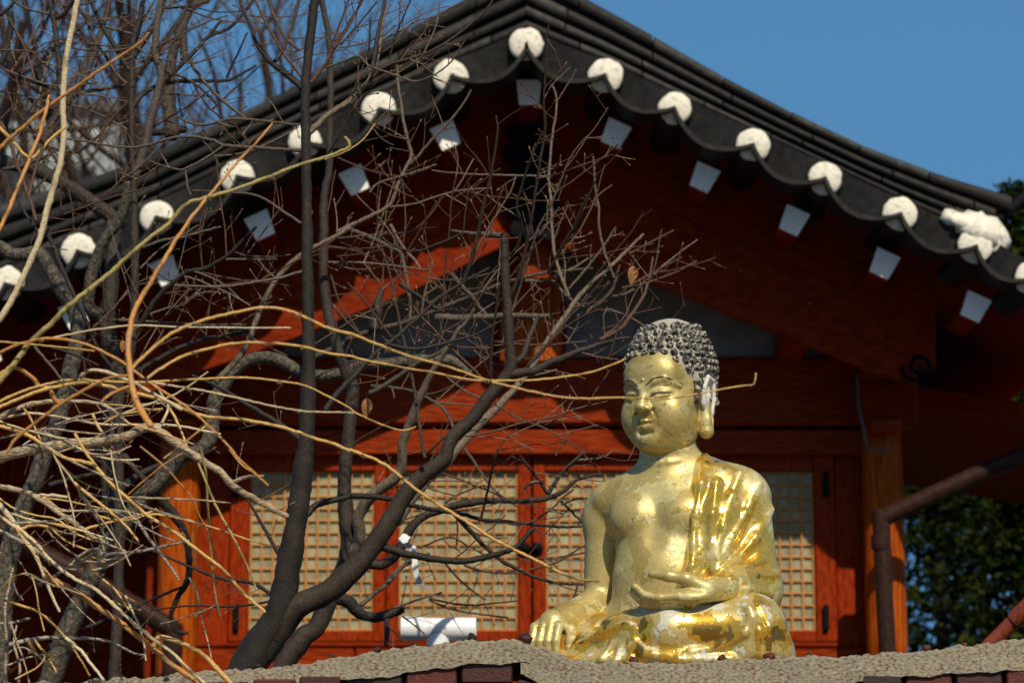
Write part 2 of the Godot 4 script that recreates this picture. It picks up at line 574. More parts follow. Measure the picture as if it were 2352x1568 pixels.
func roof(h: Node3D) -> void:
	var lumps := noise(2.0, 5, 3)
	var mb := MB.new()
	# deck: the boarded underside and body of both slopes
	for side in 2:
		var up := []
		var lo := []
		for p in verge:
			if (side == 0) == (p[0] <= 1209.0) or p[0] == 1209.0:
				var q := at(p[0], p[1], 12.8)
				up.append(q + Vector3(0, -0.02, 0))
				lo.append(q + Vector3(0, -0.115, 0))
		mb = MB.new()
		mb.strip(up, lo, Vector3(0, 0, -6.5))
		put(mb, "roof_deck", M.board, h)
	# cover tiles with white plaster ends, and the curved drip tiles between them
	for i in verge.size():
		var c := at(verge[i][0], verge[i][1], 12.6)
		mb = MB.new()
		mb.lathe(c, Vector3(0, 0, -1), [Vector2(0.0, 0.0), Vector2(0.094, 0.0), Vector2(0.1, 0.008), Vector2(0.1, 0.6), Vector2(0.0, 0.6)], 20)
		var cover := put(mb, "cover_tile", M.tile, h)
		mb = MB.new()
		var prof := []
		var rim := rng.randf_range(0.089, 0.096)
		for k in 8:
			var a := PI / 2 * (1.0 - k / 7.0)
			prof.append(Vector2(rim * sin(a) * rng.randf_range(0.99, 1.01) + 0.0001, 0.012 + 0.03 * cos(a)))
		mb.lathe(c, Vector3(0, 0, 1), prof, 24, 0.011, lumps)
		put(mb, "plaster_end", M.lime, cover)
		if i + 1 < verge.size():
			var d := at(verge[i + 1][0], verge[i + 1][1], 12.6)
			var nrm := Vector3(-(d - c).y, (d - c).x, 0).normalized()
			var arc := []
			var low := []
			var plate := []
			var chord := []
			for k in 13:
				var s := k / 12.0
				var sag := 0.004 + 0.30 * (d - c).length() * pow(sin(PI * s), 0.85) * 0.82
				var q := c.lerp(d, s) - nrm * sag
				arc.append(q + Vector3(0, 0, 0.085))
				low.append(q - nrm * 0.026 + Vector3(0, 0, 0.085))
				plate.append(q + nrm * 0.004 - Vector3(0, 0, 0.075 * sin(PI * s)))
				chord.append(c.lerp(d, s) + nrm * 0.085 - Vector3(0, 0, 0.03 * sin(PI * s)))
			mb = MB.new()
			mb.strip(arc, low, Vector3(0, 0, -0.24))
			mb.strip(chord, plate, Vector3(0, 0, -0.05))
			put(mb, "drip_tile", M.tile, h)
	# the stacked ridge that runs down each verge: four courses of tiles
	var levels := [[0.0, 0.16, 0.02, 150.0], [0.22, 0.385, 0.02, 176.0], [0.445, 0.665, 0.025, 186.0], [0.72, 1.0, 0.03, 163.0]]
	for lv in levels.size():
		for side in [-1.0, 1.0]:
			var x := 1209.0
			var far: float = -320.0 if side < 0 else [2225.0, 2255.0, 2290.0, 2326.0][lv]
			var first := true
			while (x - far) * side < 0.0:
				var step: float = levels[lv][3] * (rng.randf_range(0.35, 0.9) if first else rng.randf_range(0.94, 1.06))
				first = false
				var x2: float = x + side * step
				if (x2 - far) * side > -40.0:
					x2 = far
				var top := []
				var bot := []
				var back := rng.randf_range(-0.006, 0.006)
				var jig := rng.randf_range(-1.2, 1.2)
				for k in 5:
					var xx := lerpf(x, x2 - side * 4.0, k / 4.0)
					var y0 := along(verge, xx) - 33.0 + jig
					var y1 := along(crest, xx) + jig
					bot.append(at(xx, lerpf(y0, y1, levels[lv][0]), 12.74 + lv * 0.012 + back))
					top.append(at(xx, lerpf(y0, y1, levels[lv][1]), 12.74 + lv * 0.012 + back))
				mb = MB.new()
				mb.strip(top, bot, Vector3(0, 0, -0.34), levels[lv][2])
				put(mb, "ridge_tile", M.tile if rng.randf() < 0.6 else M.tile_alt, h)
				x = x2
	# mortar packed behind the courses
	for side in 2:
		var top := []
		var bot := []
		for k in 24:
			var xx := lerpf(1209.0, -320.0 if side == 0 else 2230.0, k / 23.0)
			top.append(at(xx, along(crest, xx) + 10.0, 12.80))
			bot.append(at(xx, along(verge, xx), 12.80))
		mb = MB.new()
		mb.strip(top, bot, Vector3(0, 0, -0.2))
		put(mb, "ridge_core", M.tile, h)
	# lime packed round the foot of the ridge
	mb = MB.new()
	var ln := noise(9.0, 8, 3)
	for spec in [[2205.0, 512.0, 12.68, 0.10, 0.05], [2248.0, 535.0, 12.70, 0.145, 0.10], [2275.0, 560.0, 12.72, 0.10, 0.12]]:
		var prof := []
		for k in 10:
			var a := PI * k / 9.0
			prof.append(Vector2(spec[3] * sin(a) + 0.0001, -spec[4] * cos(a)))
		mb.lathe(at(spec[0], spec[1], spec[2]), Vector3(0.45, 1.0, 0.25), prof, 18, 0.05, ln)
	put(mb, "lime_cap", M.lime, h)
	# a dark rod past the corner
	mb = MB.new()
	mb.tube(PackedVector3Array([at(2285, 512, 12.8), at(2352, 453, 12.9), at(2420, 392, 13.0)]), PackedFloat32Array([0.028, 0.028, 0.028]), 10)
	put(mb, "roof_rod", M.iron, h)
	# rafters with white painted ends
	for p in [[-30.0, 810.0], [170.0, 722.0], [380.0, 622.0], [598.0, 518.0], [815.0, 414.0], [1025.0, 311.0], [1215.0, 212.0], [1413.0, 307.0], [1617.0, 408.0], [1823.0, 507.0], [2031.0, 606.0], [2240.0, 705.0], [2440.0, 800.0]]:
		var c := at(p[0], p[1], 12.78)
		var slope := 0.0 if p[0] == 1215.0 else (0.44 if p[0] < 1215.0 else -0.44)
		var r := Basis(Vector3(0, 0, 1), slope)
		for part in 2:
			mb = MB.new()
			var g := 0.0 if part == 0 else 0.0015
			var z0 := 0.004 if part == 1 else 0.0
			var tw := 0.067 + g
			var bw := 0.052 + g
			var hh := 0.068 + g
			var a := [c + r * Vector3(-tw, hh, z0), c + r * Vector3(tw, hh, z0)]
			var b := [c + r * Vector3(-bw, -hh, z0), c + r * Vector3(bw, -hh, z0)]
			mb.strip(a, b, Vector3(0, 0, -0.45 if part == 0 else -0.012))
			if part == 0:
				put(mb, "rafter", M.board, h)
			else:
				put(mb, "painted_end", M.paint_white, h.get_child(h.get_child_count() - 1))


func gable(h: Node3D) -> void:
	var mb: MB
	# barge boards, an outer one lapped over a broader lower one
	for side in 2:
		for layer in 2:
			var top := []
			var bot := []
			for k in 25:
				var x := lerpf(1213.0 if side == 0 else 1217.0, -60.0 if side == 0 else 2150.0, k / 24.0)
				var z := 13.2 if layer == 0 else 13.24
				var y0 := along(verge, x) + 20.0
				var y1 := along(gable_foot, x)
				if layer == 0:
					y1 = lerpf(y0, y1, 0.55)
				else:
					y0 = lerpf(y0, y1, 0.5)
					if x > 2040.0:
						y1 -= (x - 2040.0) * 0.55
				top.append(at(x, y0, z))
				bot.append(at(x, y1, z))
			mb = MB.new()
			mb.strip(top, bot, Vector3(0, 0, -0.06))
			put(mb, "barge_board", M.board if layer == 0 else M.barge, h)
	# carved spiral at the foot of the barge board
	mb = MB.new()
	var pts := PackedVector3Array()
	var rad := PackedFloat32Array()
	for k in 46:
		var a := k / 45.0 * TAU * 1.6
		var rr := 4.0 + k * 0.75
		pts.append(at(2110 + cos(a - 0.6) * rr, 842 + sin(a - 0.6) * rr, 13.235))
		rad.append(0.012)
	mb.tube(pts, rad, 6)
	put(mb, "spiral_carving", M.iron, h)
	# black iron fitting over the apex joint
	mb = MB.new()
	mb.strip([at(1193, 255, 13.17), at(1232, 255, 13.17)], [at(1178, 545, 13.17), at(1262, 545, 13.17)], Vector3(0, 0, -0.02))
	for p in [[1182.0, 302.0, 22.0], [1238.0, 302.0, 22.0], [1178.0, 352.0, 25.0], [1245.0, 355.0, 25.0], [1180.0, 400.0, 17.0], [1252.0, 402.0, 17.0], [1182.0, 470.0, 27.0], [1260.0, 468.0, 27.0], [1190.0, 525.0, 20.0], [1262.0, 530.0, 24.0]]:
		mb.lathe(at(p[0], p[1], 13.165), Vector3(0, 0, 1), [Vector2(p[2] * 0.00236, -0.02), Vector2(p[2] * 0.00236, 0.004), Vector2(p[2] * 0.0021, 0.008), Vector2(0.0001, 0.008)], 18)
	put(mb, "iron_fitting", M.iron, h)
	# plastered gable
	var top := []
	var bot := []
	for k in 21:
		var x := lerpf(330.0, 2040.0, k / 20.0)
		top.append(at(x, along(gable_foot, x) - 60.0, 13.94))
		bot.append(at(x, 845.0, 13.94))
	mb = MB.new()
	mb.strip(top, bot, Vector3(0, 0, -0.1))
	put(mb, "gable_plaster", M.plaster, h)
	mb = MB.new()
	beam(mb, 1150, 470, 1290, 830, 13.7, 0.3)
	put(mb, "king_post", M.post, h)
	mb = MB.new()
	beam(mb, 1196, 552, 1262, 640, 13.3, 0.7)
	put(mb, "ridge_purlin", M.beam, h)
	for s in [[598.0, 800.0], [1835.0, 800.0]]:
		mb = MB.new()
		beam(mb, s[0] - 28, s[1] - 66, s[0] + 28, s[1] - 6, 13.32, 0.7)
		put(mb, "side_purlin", M.beam, h)
	mb = MB.new()
	beam(mb, 1132, 690, 1300, 832, 13.84, 0.2)
	put(mb, "bracket", M.board, h)


# an upright rectangle of timber given by its edges
func beam(mb: MB, x0: float, y0: float, x1: float, y1: float, z: float, deep: float, bevel := 0.008) -> void:
	var a := at(x0, (y0 + y1) * 0.5, z).x
	var b := at(x1, (y0 + y1) * 0.5, z).x
	var c := at(1176, y0, z).y
	var d := at(1176, y1, z).y
	mb.box(Vector3((a + b) / 2, (c + d) / 2, -z - deep / 2), Vector3(absf(b - a), absf(c - d), deep), bevel)


func front(h: Node3D) -> void:
	var mb := MB.new()
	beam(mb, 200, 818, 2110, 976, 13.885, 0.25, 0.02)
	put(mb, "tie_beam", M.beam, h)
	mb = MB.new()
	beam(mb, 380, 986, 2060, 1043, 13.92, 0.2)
	put(mb, "lintel", M.beam, h)
	# corner posts
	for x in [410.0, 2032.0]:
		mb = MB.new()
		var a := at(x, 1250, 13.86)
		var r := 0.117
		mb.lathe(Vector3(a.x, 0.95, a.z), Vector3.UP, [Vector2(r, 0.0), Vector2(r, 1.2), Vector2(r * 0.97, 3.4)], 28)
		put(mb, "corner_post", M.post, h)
		mb = MB.new()
		beam(mb, x - 62, 872, x + 46, 962, 13.62, 0.5, 0.02)
		put(mb, "bracket_arm", M.board, h)
		mb = MB.new()
		beam(mb, x - 30, 958, x + 38, 992, 13.6, 0.4, 0.015)
		put(mb, "bracket_block", M.beam, h)
	# fixed boards between posts and doors
	for s in [[448.0, 527.0], [1920.0, 1985.0]]:
		mb = MB.new()
		beam(mb, s[0], 1045, s[1], 1478, 14.01, 0.06)
		put(mb, "jamb_board", M.door_wood, h)
	# apron panels under the doors
	for s in [[440.0, 812.0], [815.0, 1218.0], [1222.0, 1620.0], [1623.0, 1985.0]]:
		mb = MB.new()
		beam(mb, s[0], 1482, s[1], 1640, 14.0, 0.06)
		put(mb, "apron_panel", M.beam, h)
	mb = MB.new()
	beam(mb, 430, 1474, 1990, 1486, 13.985, 0.09)
	put(mb, "sill", M.board, h)
	# four lattice doors
	var leaves := [[527.0, 886.0, 572.0, 858.0], [888.0, 1220.0, 916.0, 1190.0], [1224.0, 1556.0, 1254.0, 1529.0], [1558.0, 1920.0, 1584.0, 1872.0]]
	var bar_z := -14.0
	for n in 4:
		var l: Array = leaves[n]
		var x0 := at(l[0], 1265, 14).x
		var x1 := at(l[1], 1265, 14).x
		var g0 := at(l[2], 1265, 14).x
		var g1 := at(l[3], 1265, 14).x
		var y0 := at(1176, 1474, 14).y
		var y1 := at(1176, 1046, 14).y
		var h0 := at(1176, 1449, 14).y
		var h1 := at(1176, 1082, 14).y
		var door := Node3D.new()
		door.name = "lattice_door"
		h.add_child(door, true)
		door.position = Vector3((x0 + x1) / 2, y0, bar_z)
		var o := door.position
		for s in [[x0, g0], [g1, x1]]:
			mb = MB.new()
			mb.box(Vector3((s[0] + s[1]) / 2, (y0 + y1) / 2, bar_z - 0.012) - o, Vector3(s[1] - s[0] - 0.002, y1 - y0, 0.06), 0.006)
			put(mb, "stile", M.door_wood, door)
		for s in [[y0, h0], [h1, y1]]:
			mb = MB.new()
			mb.box(Vector3((g0 + g1) / 2, (s[0] + s[1]) / 2, bar_z - 0.014) - o, Vector3(g1 - g0, s[1] - s[0], 0.056), 0.006)
			put(mb, "rail", M.door_wood, door)
		mb = MB.new()
		mb.box(Vector3((g0 + g1) / 2, (h0 + h1) / 2, bar_z - 0.031) - o, Vector3(g1 - g0 + 0.02, h1 - h0 + 0.02, 0.006), 0.001)
		put(mb, "paper_pane", M.paper, door)
		var cols := roundi((g1 - g0) / 0.0675)
		var rows := roundi((h1 - h0) / 0.0725)
		mb = MB.new()
		mb.box(Vector3.ZERO, Vector3(0.0130, h1 - h0, 0.015), 0.003)
		var upright := mb.mesh(M.lattice)
		mb = MB.new()
		mb.box(Vector3.ZERO, Vector3(g1 - g0, 0.0130, 0.0125), 0.003)
		var level := mb.mesh(M.lattice)
		for k in cols + 1:
			put_mesh(upright, "lattice_bar", door, Vector3(lerpf(g0 + 0.007, g1 - 0.007, float(k) / cols), (h0 + h1) / 2, bar_z - 0.0185) - o)
		for k in rows + 1:
			put_mesh(level, "lattice_bar", door, Vector3((g0 + g1) / 2, lerpf(h0 + 0.007, h1 - 0.007, float(k) / rows), bar_z - 0.0192) - o)
		if n == 1 or n == 2:
			mb = MB.new()
			var k := at(1204 if n == 1 else 1233, 1260, 13.97)
			mb.lathe(k - o, Vector3(0, 0, 1), [Vector2(0.036, -0.012), Vector2(0.038, 0.004), Vector2(0.03, 0.016), Vector2(0.014, 0.02), Vector2(0.012, 0.035), Vector2(0.0001, 0.04)], 20)
			put(mb, "handle", M.iron, door)
		else:
			for y in [1112.0, 1418.0]:
				mb = MB.new()
				var k := at(541 if n == 0 else 1898, y, 13.96)
				mb.box(k - o, Vector3(0.036, 0.15, 0.02), 0.009)
				put(mb, "hinge", M.iron, door)
	# deep shade beside the hall: boarded side wing set back under the same roof
	for k in 12:
		mb = MB.new()
		var x := -4.6 + k * 0.3
		mb.box(Vector3(x, 2.5, -15.6), Vector3(0.292, 3.6, 0.06), 0.006)
		put(mb, "side_board", M.board, h)
	for k in 12:
		mb = MB.new()
		mb.box(Vector3(1.98 - 0.03, 2.9, -14.45 - k * 0.3), Vector3(0.06, 4.0, 0.292), 0.006)
		put(mb, "side_board", M.board, h)
	mb = MB.new()
	mb.box(Vector3(0.02, 2.6, -14.2), Vector3(4.3, 3.6, 0.1), 0.01)
	put(mb, "back_wall", M.board, h)
	mb = MB.new()
	mb.box(Vector3(3.9, 3.42, -15.8), Vector3(3.4, 0.12, 3.4), 0.01, Basis(Vector3(0, 0, 1), -0.16))
	put(mb, "side_eave", M.board, h)


func drains(h: Node3D) -> void:
	var mb := MB.new()
	var a := at(2022, 1196, 13.45)
	mb.tube(PackedVector3Array([at(2420, 1018, 13.3), at(2240, 1092, 13.36), at(2060, 1174, 13.44), a + Vector3(0.03, 0.02, 0)]), PackedFloat32Array([0.05, 0.05, 0.05, 0.05]), 16)
	var d := put(mb, "drainpipe", M.pipe, h)
	mb = MB.new()
	mb.tube(PackedVector3Array([a + Vector3(0.0, 0.05, 0), a + Vector3(0.008, -0.04, 0), a + Vector3(0.012, -0.4, 0), Vector3(a.x + 0.06, 1.0, a.z)]), PackedFloat32Array([0.046, 0.05, 0.049, 0.049]), 16)
	put(mb, "downpipe", M.pipe, d)
	mb = MB.new()
	mb.lathe(a + Vector3(0.002, -0.16, 0), Vector3.UP, [Vector2(0.0495, 0.0), Vector2(0.056, 0.004), Vector2(0.056, 0.08), Vector2(0.0495, 0.084)], 18)
	put(mb, "collar", M.pipe, d)
	mb = MB.new()
	var b := at(398, 1446, 13.45)
	mb.tube(PackedVector3Array([at(-60, 1180, 13.3), at(60, 1252, 13.34), at(220, 1340, 13.4), b]), PackedFloat32Array([0.056, 0.056, 0.056, 0.056]), 16)
	d = put(mb, "drainpipe", M.pipe, h)
	mb = MB.new()
	mb.tube(PackedVector3Array([b + Vector3(0, 0.03, 0), b + Vector3(-0.002, -0.06, 0), Vector3(b.x - 0.03, 1.0, b.z)]), PackedFloat32Array([0.05, 0.056, 0.056]), 16)
	put(mb, "downpipe", M.pipe, d)
	mb = MB.new()
	var pts := PackedVector3Array()
	var rad := PackedFloat32Array()
	for p in [[1970.0, 858.0], [1972.0, 930.0], [1984.0, 985.0], [1992.0, 1028.0], [2012.0, 1040.0], [2045.0, 1032.0]]:
		pts.append(at(p[0], p[1], 13.55))
		rad.append(0.009)
	mb.tube(pts, rad, 8)
	put(mb, "cable", M.cable, h)


# ---------------------------------------------------------------- the garden wall in front
func garden_wall() -> void:
	rng.seed = 300
	var w := thing("garden_wall", "low brick garden wall topped with rough sandy mortar flecked maroon", "wall")
	var rough := noise(3.0, 91, 4)
	var fine := noise(22.0, 92, 3)
	var crown := [[-400.0, 1600.0], [0.0, 1572.0], [180.0, 1562.0], [300.0, 1556.0], [500.0, 1541.0], [700.0, 1522.0], [900.0, 1490.0], [1040.0, 1474.0], [1120.0, 1466.0], [1190.0, 1467.0], [1208.0, 1480.0], [1216.0, 1496.0]]
	var crown2 := [[1196.0, 1478.0], [1240.0, 1486.0], [1290.0, 1505.0], [1360.0, 1518.0], [1500.0, 1523.0], [1650.0, 1516.0], [1830.0, 1509.0], [2000.0, 1500.0], [2150.0, 1489.0], [2260.0, 1478.0], [2352.0, 1468.0], [2700.0, 1430.0]]
	var foot := [[-400.0, 1660.0], [0.0, 1625.0], [300.0, 1590.0], [600.0, 1570.0], [740.0, 1563.0], [860.0, 1554.0], [1000.0, 1538.0], [1100.0, 1524.0], [1180.0, 1522.0], [1216.0, 1520.0]]
	var foot2 := [[1196.0, 1545.0], [1230.0, 1562.0], [1300.0, 1585.0], [1700.0, 1580.0], [1900.0, 1574.0], [2100.0, 1552.0], [2352.0, 1540.0], [2700.0, 1510.0]]
	var z := 5.9
	for piece in 2:
		var up: Array = crown if piece == 0 else crown2
		var lo: Array = foot if piece == 0 else foot2
		var x0: float = up[0][0]
		var x1: float = up[up.size() - 1][0]
		var mb := MB.new()
		var cols := int((x1 - x0) / 3.5)
		var rows := 26
		var grid := []
		for i in cols + 1:
			var x := lerpf(x0, x1, float(i) / cols)
			var line := []
			var yt := along(up, x)
			var yb := along(lo, x)
			var pt := at(x, yt, z)
			var pb := at(x, yb, z)
			pt.y += 0.010 * rough.get_noise_2d(x * 0.006, 3.0 + piece) + 0.003 * fine.get_noise_2d(x * 0.004, 1.0)
			pb.y += 0.008 * rough.get_noise_2d(x * 0.004, 9.0 + piece)
			for k in rows + 1:
				# front face, a rounded shoulder, then the top running back
				var q: Vector3
				var f := float(k) / rows
				if f < 0.5:
					q = pb.lerp(pt, f / 0.5 * 0.93)
					q.z -= 0.012 * f
				elif f < 0.7:
					var a := (f - 0.5) / 0.2 * PI / 2
					var hh := (pt.y - pb.y) * 0.07
					q = Vector3(pt.x, pt.y - hh + hh * sin(a), pt.z - 0.006 - 0.024 * (1.0 - cos(a)))
				else:
					q = Vector3(pt.x, pt.y - 0.035 * (f - 0.7) / 0.3, pt.z - 0.03 - 0.72 * (f - 0.7) / 0.3)
				var bump := 0.005 * rough.get_noise_3dv(q * 2.0) + 0.0010 * fine.get_noise_3dv(q * 6.0)
				q += Vector3(0, bump * 0.6, bump * 1.6)
				line.append(q)
			line.append(Vector3(pt.x, pb.y - 0.02, pt.z - 0.75))
			line.append(Vector3(pb.x, pb.y - 0.005, pb.z - 0.02))
			grid.append(line)
		for i in cols + 1:
			for k in rows + 3:
				var l: Array = grid[i]
				var du: Vector3 = grid[mini(i + 1, cols)][k] - grid[maxi(i - 1, 0)][k]
				var dv: Vector3 = l[mini(k + 1, rows + 2)] - l[maxi(k - 1, 0)]
				mb.vert(l[k], du.cross(dv).normalized())
		for i in cols:
			for k in rows + 2:
				var a := i * (rows + 3) + k
				mb.ix.append_array([a, a + 1, a + rows + 3, a + 1, a + rows + 4, a + rows + 3])
		for i in [0, cols]:
			var ring: Array = grid[i]
			mb.face([ring[0], ring[int(rows * 0.5)], ring[int(rows * 0.7)], ring[rows], ring[rows + 1]], Vector3(-1 if i == 0 else 1, 0, 0))
		put(mb, "mortar_cap", M.mortar, w)
	# body of the wall behind the bricks
	var top_y := at(600, 1585, z).y
	var mb := MB.new()
	mb.box(Vector3(0.0, (top_y - 0.02) / 2, -z - 0.378), Vector3(5.6, top_y - 0.02, 0.7), 0.01)
	put(mb, "wall_core", M.mortar, w)
	# bricks of the top courses
	var bn := noise(14.0, 93, 3)
	var variants := []
	for k in 6:
		mb = MB.new()
		mb.box(Vector3.ZERO, Vector3(1, 1, 1), 0.05)
		variants.append(mb)
	for row in 4:
		var x := -2.0 + (0.07 if row % 2 else 0.0)
		while x < 2.2:
			var l := rng.randf_range(0.10, 0.17)
			var mid := x + l / 2
			var sx := 1176.0 + mid / px(z) * 0.985
			var lim := at(sx, along(foot, sx) if sx < 1206.0 else along(foot2, sx), z).y
			var y := lim + 0.012 - 0.03 - row * 0.066 + rng.randf_range(-0.003, 0.003)
			mb = MB.new()
			mb.box(Vector3.ZERO, Vector3(l - 0.011, 0.057, 0.09), 0.004)
			for i in mb.v.size():
				mb.v[i] += mb.v[i].normalized() * 0.004 * bn.get_noise_3dv(mb.v[i] + Vector3(mid, y, 0) * 3.0)
			put(mb, "brick", M["brick%d" % rng.randi_range(0, 2)], w, Vector3(mid, y, -z - 0.046 + rng.randf_range(-0.010, 0.008)))
			x += l
	# chips of brick stuck in the top of the mortar
	for p in [[953.0, 1484.0, 9.0], [1085.0, 1463.0, 11.0], [1206.0, 1468.0, 15.0], [866.0, 1493.0, 8.0], [1456.0, 1517.0, 10.0], [1660.0, 1513.0, 12.0], [1768.0, 1510.0, 13.0], [1860.0, 1507.0, 10.0], [762.0, 1508.0, 8.0], [590.0, 1530.0, 8.0], [2130.0, 1489.0, 9.0], [2215.0, 1481.0, 7.0]]:
		mb = MB.new()
		var s: float = p[2] * px(z)
		mb.box(Vector3.ZERO, Vector3(s * 1.9, s * 1.5, s * 1.6), s * 0.3, Basis.from_euler(Vector3(rng.randf(), rng.randf() * 3.0, rng.randf() * 0.5)))
		for i in mb.v.size():
			mb.v[i] *= 1.0 + 0.35 * bn.get_noise_3dv(mb.v[i] * 4.0 + Vector3(p[0], 0, 0))
		put(mb, "brick_chip", M["brick%d" % (int(p[0]) % 3)], w, at(p[0], p[1], z + 0.03))


# ---------------------------------------------------------------- the gilded statue
# a field of smoothly joined tapered capsules (kind 0) and ellipsoids (kind 1), meshed as surface nets
class Field:
	var kind := PackedInt32Array()
	var op := PackedInt32Array()
	var a := PackedVector3Array()
	var b := PackedVector3Array()
	var ra := PackedFloat32Array()
	var rb := PackedFloat32Array()
	var k := PackedFloat32Array()
	var turn: Array[Basis] = []

	func cap(p: Vector3, q: Vector3, r0: float, r1: float, kk: float, o := 1) -> void:
		kind.append(0)
		op.append(o)
		a.append(p)
		b.append(q)
		ra.append(r0)
		rb.append(r1)
		k.append(kk)
		turn.append(Basis())

	func chain(pts: Array, r0: float, r1: float, kk: float, o := 1) -> void:
		for i in pts.size() - 1:
			var m := pts.size() - 1.0
			cap(pts[i], pts[i + 1], lerpf(r0, r1, i / m), lerpf(r0, r1, (i + 1) / m), kk, o)

	func ell(c: Vector3, r: Vector3, kk: float, o := 1, euler := Vector3.ZERO) -> void:
		kind.append(1)
		op.append(o)
		a.append(c)
		b.append(r)
		ra.append(0.0)
		rb.append(0.0)
		k.append(kk)
		turn.append(Basis.from_euler(euler * PI / 180.0).transposed())

	func one(i: int, p: Vector3) -> float:
		if kind[i] == 0:
			var ab := b[i] - a[i]
			var ap := p - a[i]
			var h := clampf(ap.dot(ab) / maxf(ab.length_squared(), 1e-9), 0.0, 1.0)
			return (ap - ab * h).length() - lerpf(ra[i], rb[i], h)
		var q := turn[i] * (p - a[i])
		var r := b[i]
		var u := q / r
		var k0 := u.length()
		var k1 := (u / r).length()
		return k0 * (k0 - 1.0) / maxf(k1, 1e-6) if k1 > 1e-6 else -minf(r.x, minf(r.y, r.z))

	func dist(p: Vector3, use: PackedInt32Array) -> float:
		var d := 1.0
		for i in use:
			var e := one(i, p)
			var kk := k[i]
			if op[i] > 0:
				var h := maxf(kk - absf(d - e), 0.0)
				d = minf(d, e) - h * h * 0.25 / kk
			else:
				var h := maxf(kk - absf(d + e), 0.0)
				d = maxf(d, -e) + h * h * 0.25 / kk
		return d

	func everything() -> PackedInt32Array:
		return PackedInt32Array(range(kind.size()))

	func mesh_into(mb: MB, lo: Vector3, hi: Vector3, cell: float, place: Transform3D) -> void:
		var n := Vector3i(((hi - lo) / cell).ceil()) + Vector3i.ONE
		var sy := n.x
		var sz := n.x * n.y
		var grid := PackedFloat32Array()
		grid.resize(n.x * n.y * n.z)
		grid.fill(1.0)
		var all := everything()
		var size := 8
		var half := cell * size * 0.5 * sqrt(3.0)
		var blocks: Array[Vector3i] = []
		for bz in range(0, n.z - 1, size):
			for by in range(0, n.y - 1, size):
				for bx in range(0, n.x - 1, size):
					var mid := lo + (Vector3(bx, by, bz) + Vector3.ONE * size * 0.5) * cell
					var d := dist(mid, all)
					if absf(d) > half * 1.35 + 0.004:
						var fill := -1.0 if d < 0.0 else 1.0
						if fill < 0.0:
							for z in range(bz, mini(bz + size, n.z)):
								for y in range(by, mini(by + size, n.y)):
									for x in range(bx, mini(bx + size, n.x)):
										grid[x + y * sy + z * sz] = -1.0
						continue
					blocks.append(Vector3i(bx, by, bz))
					var use := PackedInt32Array()
					for i in all:
						var e := one(i, mid)
						if op[i] > 0 and e < maxf(d, 0.0) + half * 2.2 + k[i] or op[i] < 0 and e < half * 1.4 + k[i]:
							use.append(i)
					for z in range(bz, mini(bz + size, n.z)):
						for y in range(by, mini(by + size, n.y)):
							for x in range(bx, mini(bx + size, n.x)):
								grid[x + y * sy + z * sz] = dist(lo + Vector3(x, y, z) * cell, use)
		var ids := {}
		var normals := PackedVector3Array()
		var first := mb.v.size()
		var cells := PackedInt32Array()
		for bk in blocks:
			for z in range(maxi(bk.z - 1, 0), mini(bk.z + size, n.z - 1)):
				for y in range(maxi(bk.y - 1, 0), mini(bk.y + size, n.y - 1)):
					for x in range(maxi(bk.x - 1, 0), mini(bk.x + size, n.x - 1)):
						var o := x + y * sy + z * sz
						if ids.has(o):
							continue
						var g0 := grid[o]
						var g1 := grid[o + 1]
						var g2 := grid[o + sy]
						var g3 := grid[o + sy + 1]
						var g4 := grid[o + sz]
						var g5 := grid[o + sz + 1]
						var g6 := grid[o + sz + sy]
						var g7 := grid[o + sz + sy + 1]
						var neg := int(g0 < 0) + int(g1 < 0) + int(g2 < 0) + int(g3 < 0) + int(g4 < 0) + int(g5 < 0) + int(g6 < 0) + int(g7 < 0)
						if neg == 0 or neg == 8:
							continue
						var s := Vector3.ZERO
						var m := 0
						for e in [[g0, g1, Vector3.ZERO, 0], [g2, g3, Vector3(0, 1, 0), 0], [g4, g5, Vector3(0, 0, 1), 0], [g6, g7, Vector3(0, 1, 1), 0], [g0, g2, Vector3.ZERO, 1], [g1, g3, Vector3(1, 0, 0), 1], [g4, g6, Vector3(0, 0, 1), 1], [g5, g7, Vector3(1, 0, 1), 1], [g0, g4, Vector3.ZERO, 2], [g1, g5, Vector3(1, 0, 0), 2], [g2, g6, Vector3(0, 1, 0), 2], [g3, g7, Vector3(1, 1, 0), 2]]:
							var f0: float = e[0]
							var f1: float = e[1]
							if (f0 < 0.0) != (f1 < 0.0):
								var q: Vector3 = e[2]
								q[e[3]] = clampf(f0 / (f0 - f1), 0.02, 0.98)
								s += q
								m += 1
						var grad := Vector3(g1 + g3 + g5 + g7 - g0 - g2 - g4 - g6, g2 + g3 + g6 + g7 - g0 - g1 - g4 - g5, g4 + g5 + g6 + g7 - g0 - g1 - g2 - g3).normalized()
						ids[o] = mb.vert(place * (lo + (Vector3(x, y, z) + s / m) * cell), (place.basis * grad).normalized())
						cells.append(o)
		for o in cells:
			var x := o % sy
			var y := (o / sy) % n.y
			var z := o / sz
			var in0 := grid[o] < 0.0
			for axis in 3:
				var st: int = [1, sy, sz][axis]
				var i: int = [sy, sz, 1][axis]
				var j: int = [sz, 1, sy][axis]
				if (grid[o + st] < 0.0) == in0 or [y, z, x][axis] == 0 or [z, x, y][axis] == 0:
					continue
				if not (ids.has(o - i) and ids.has(o - j) and ids.has(o - i - j)):
					continue
				var q := [ids[o], ids[o - i], ids[o - i - j], ids[o - j]]
				if not in0:
					q.reverse()
				mb.ix.append_array([q[0], q[2], q[1], q[0], q[3], q[2]])
		if mb.v.size() == first:
			push_error("empty field")

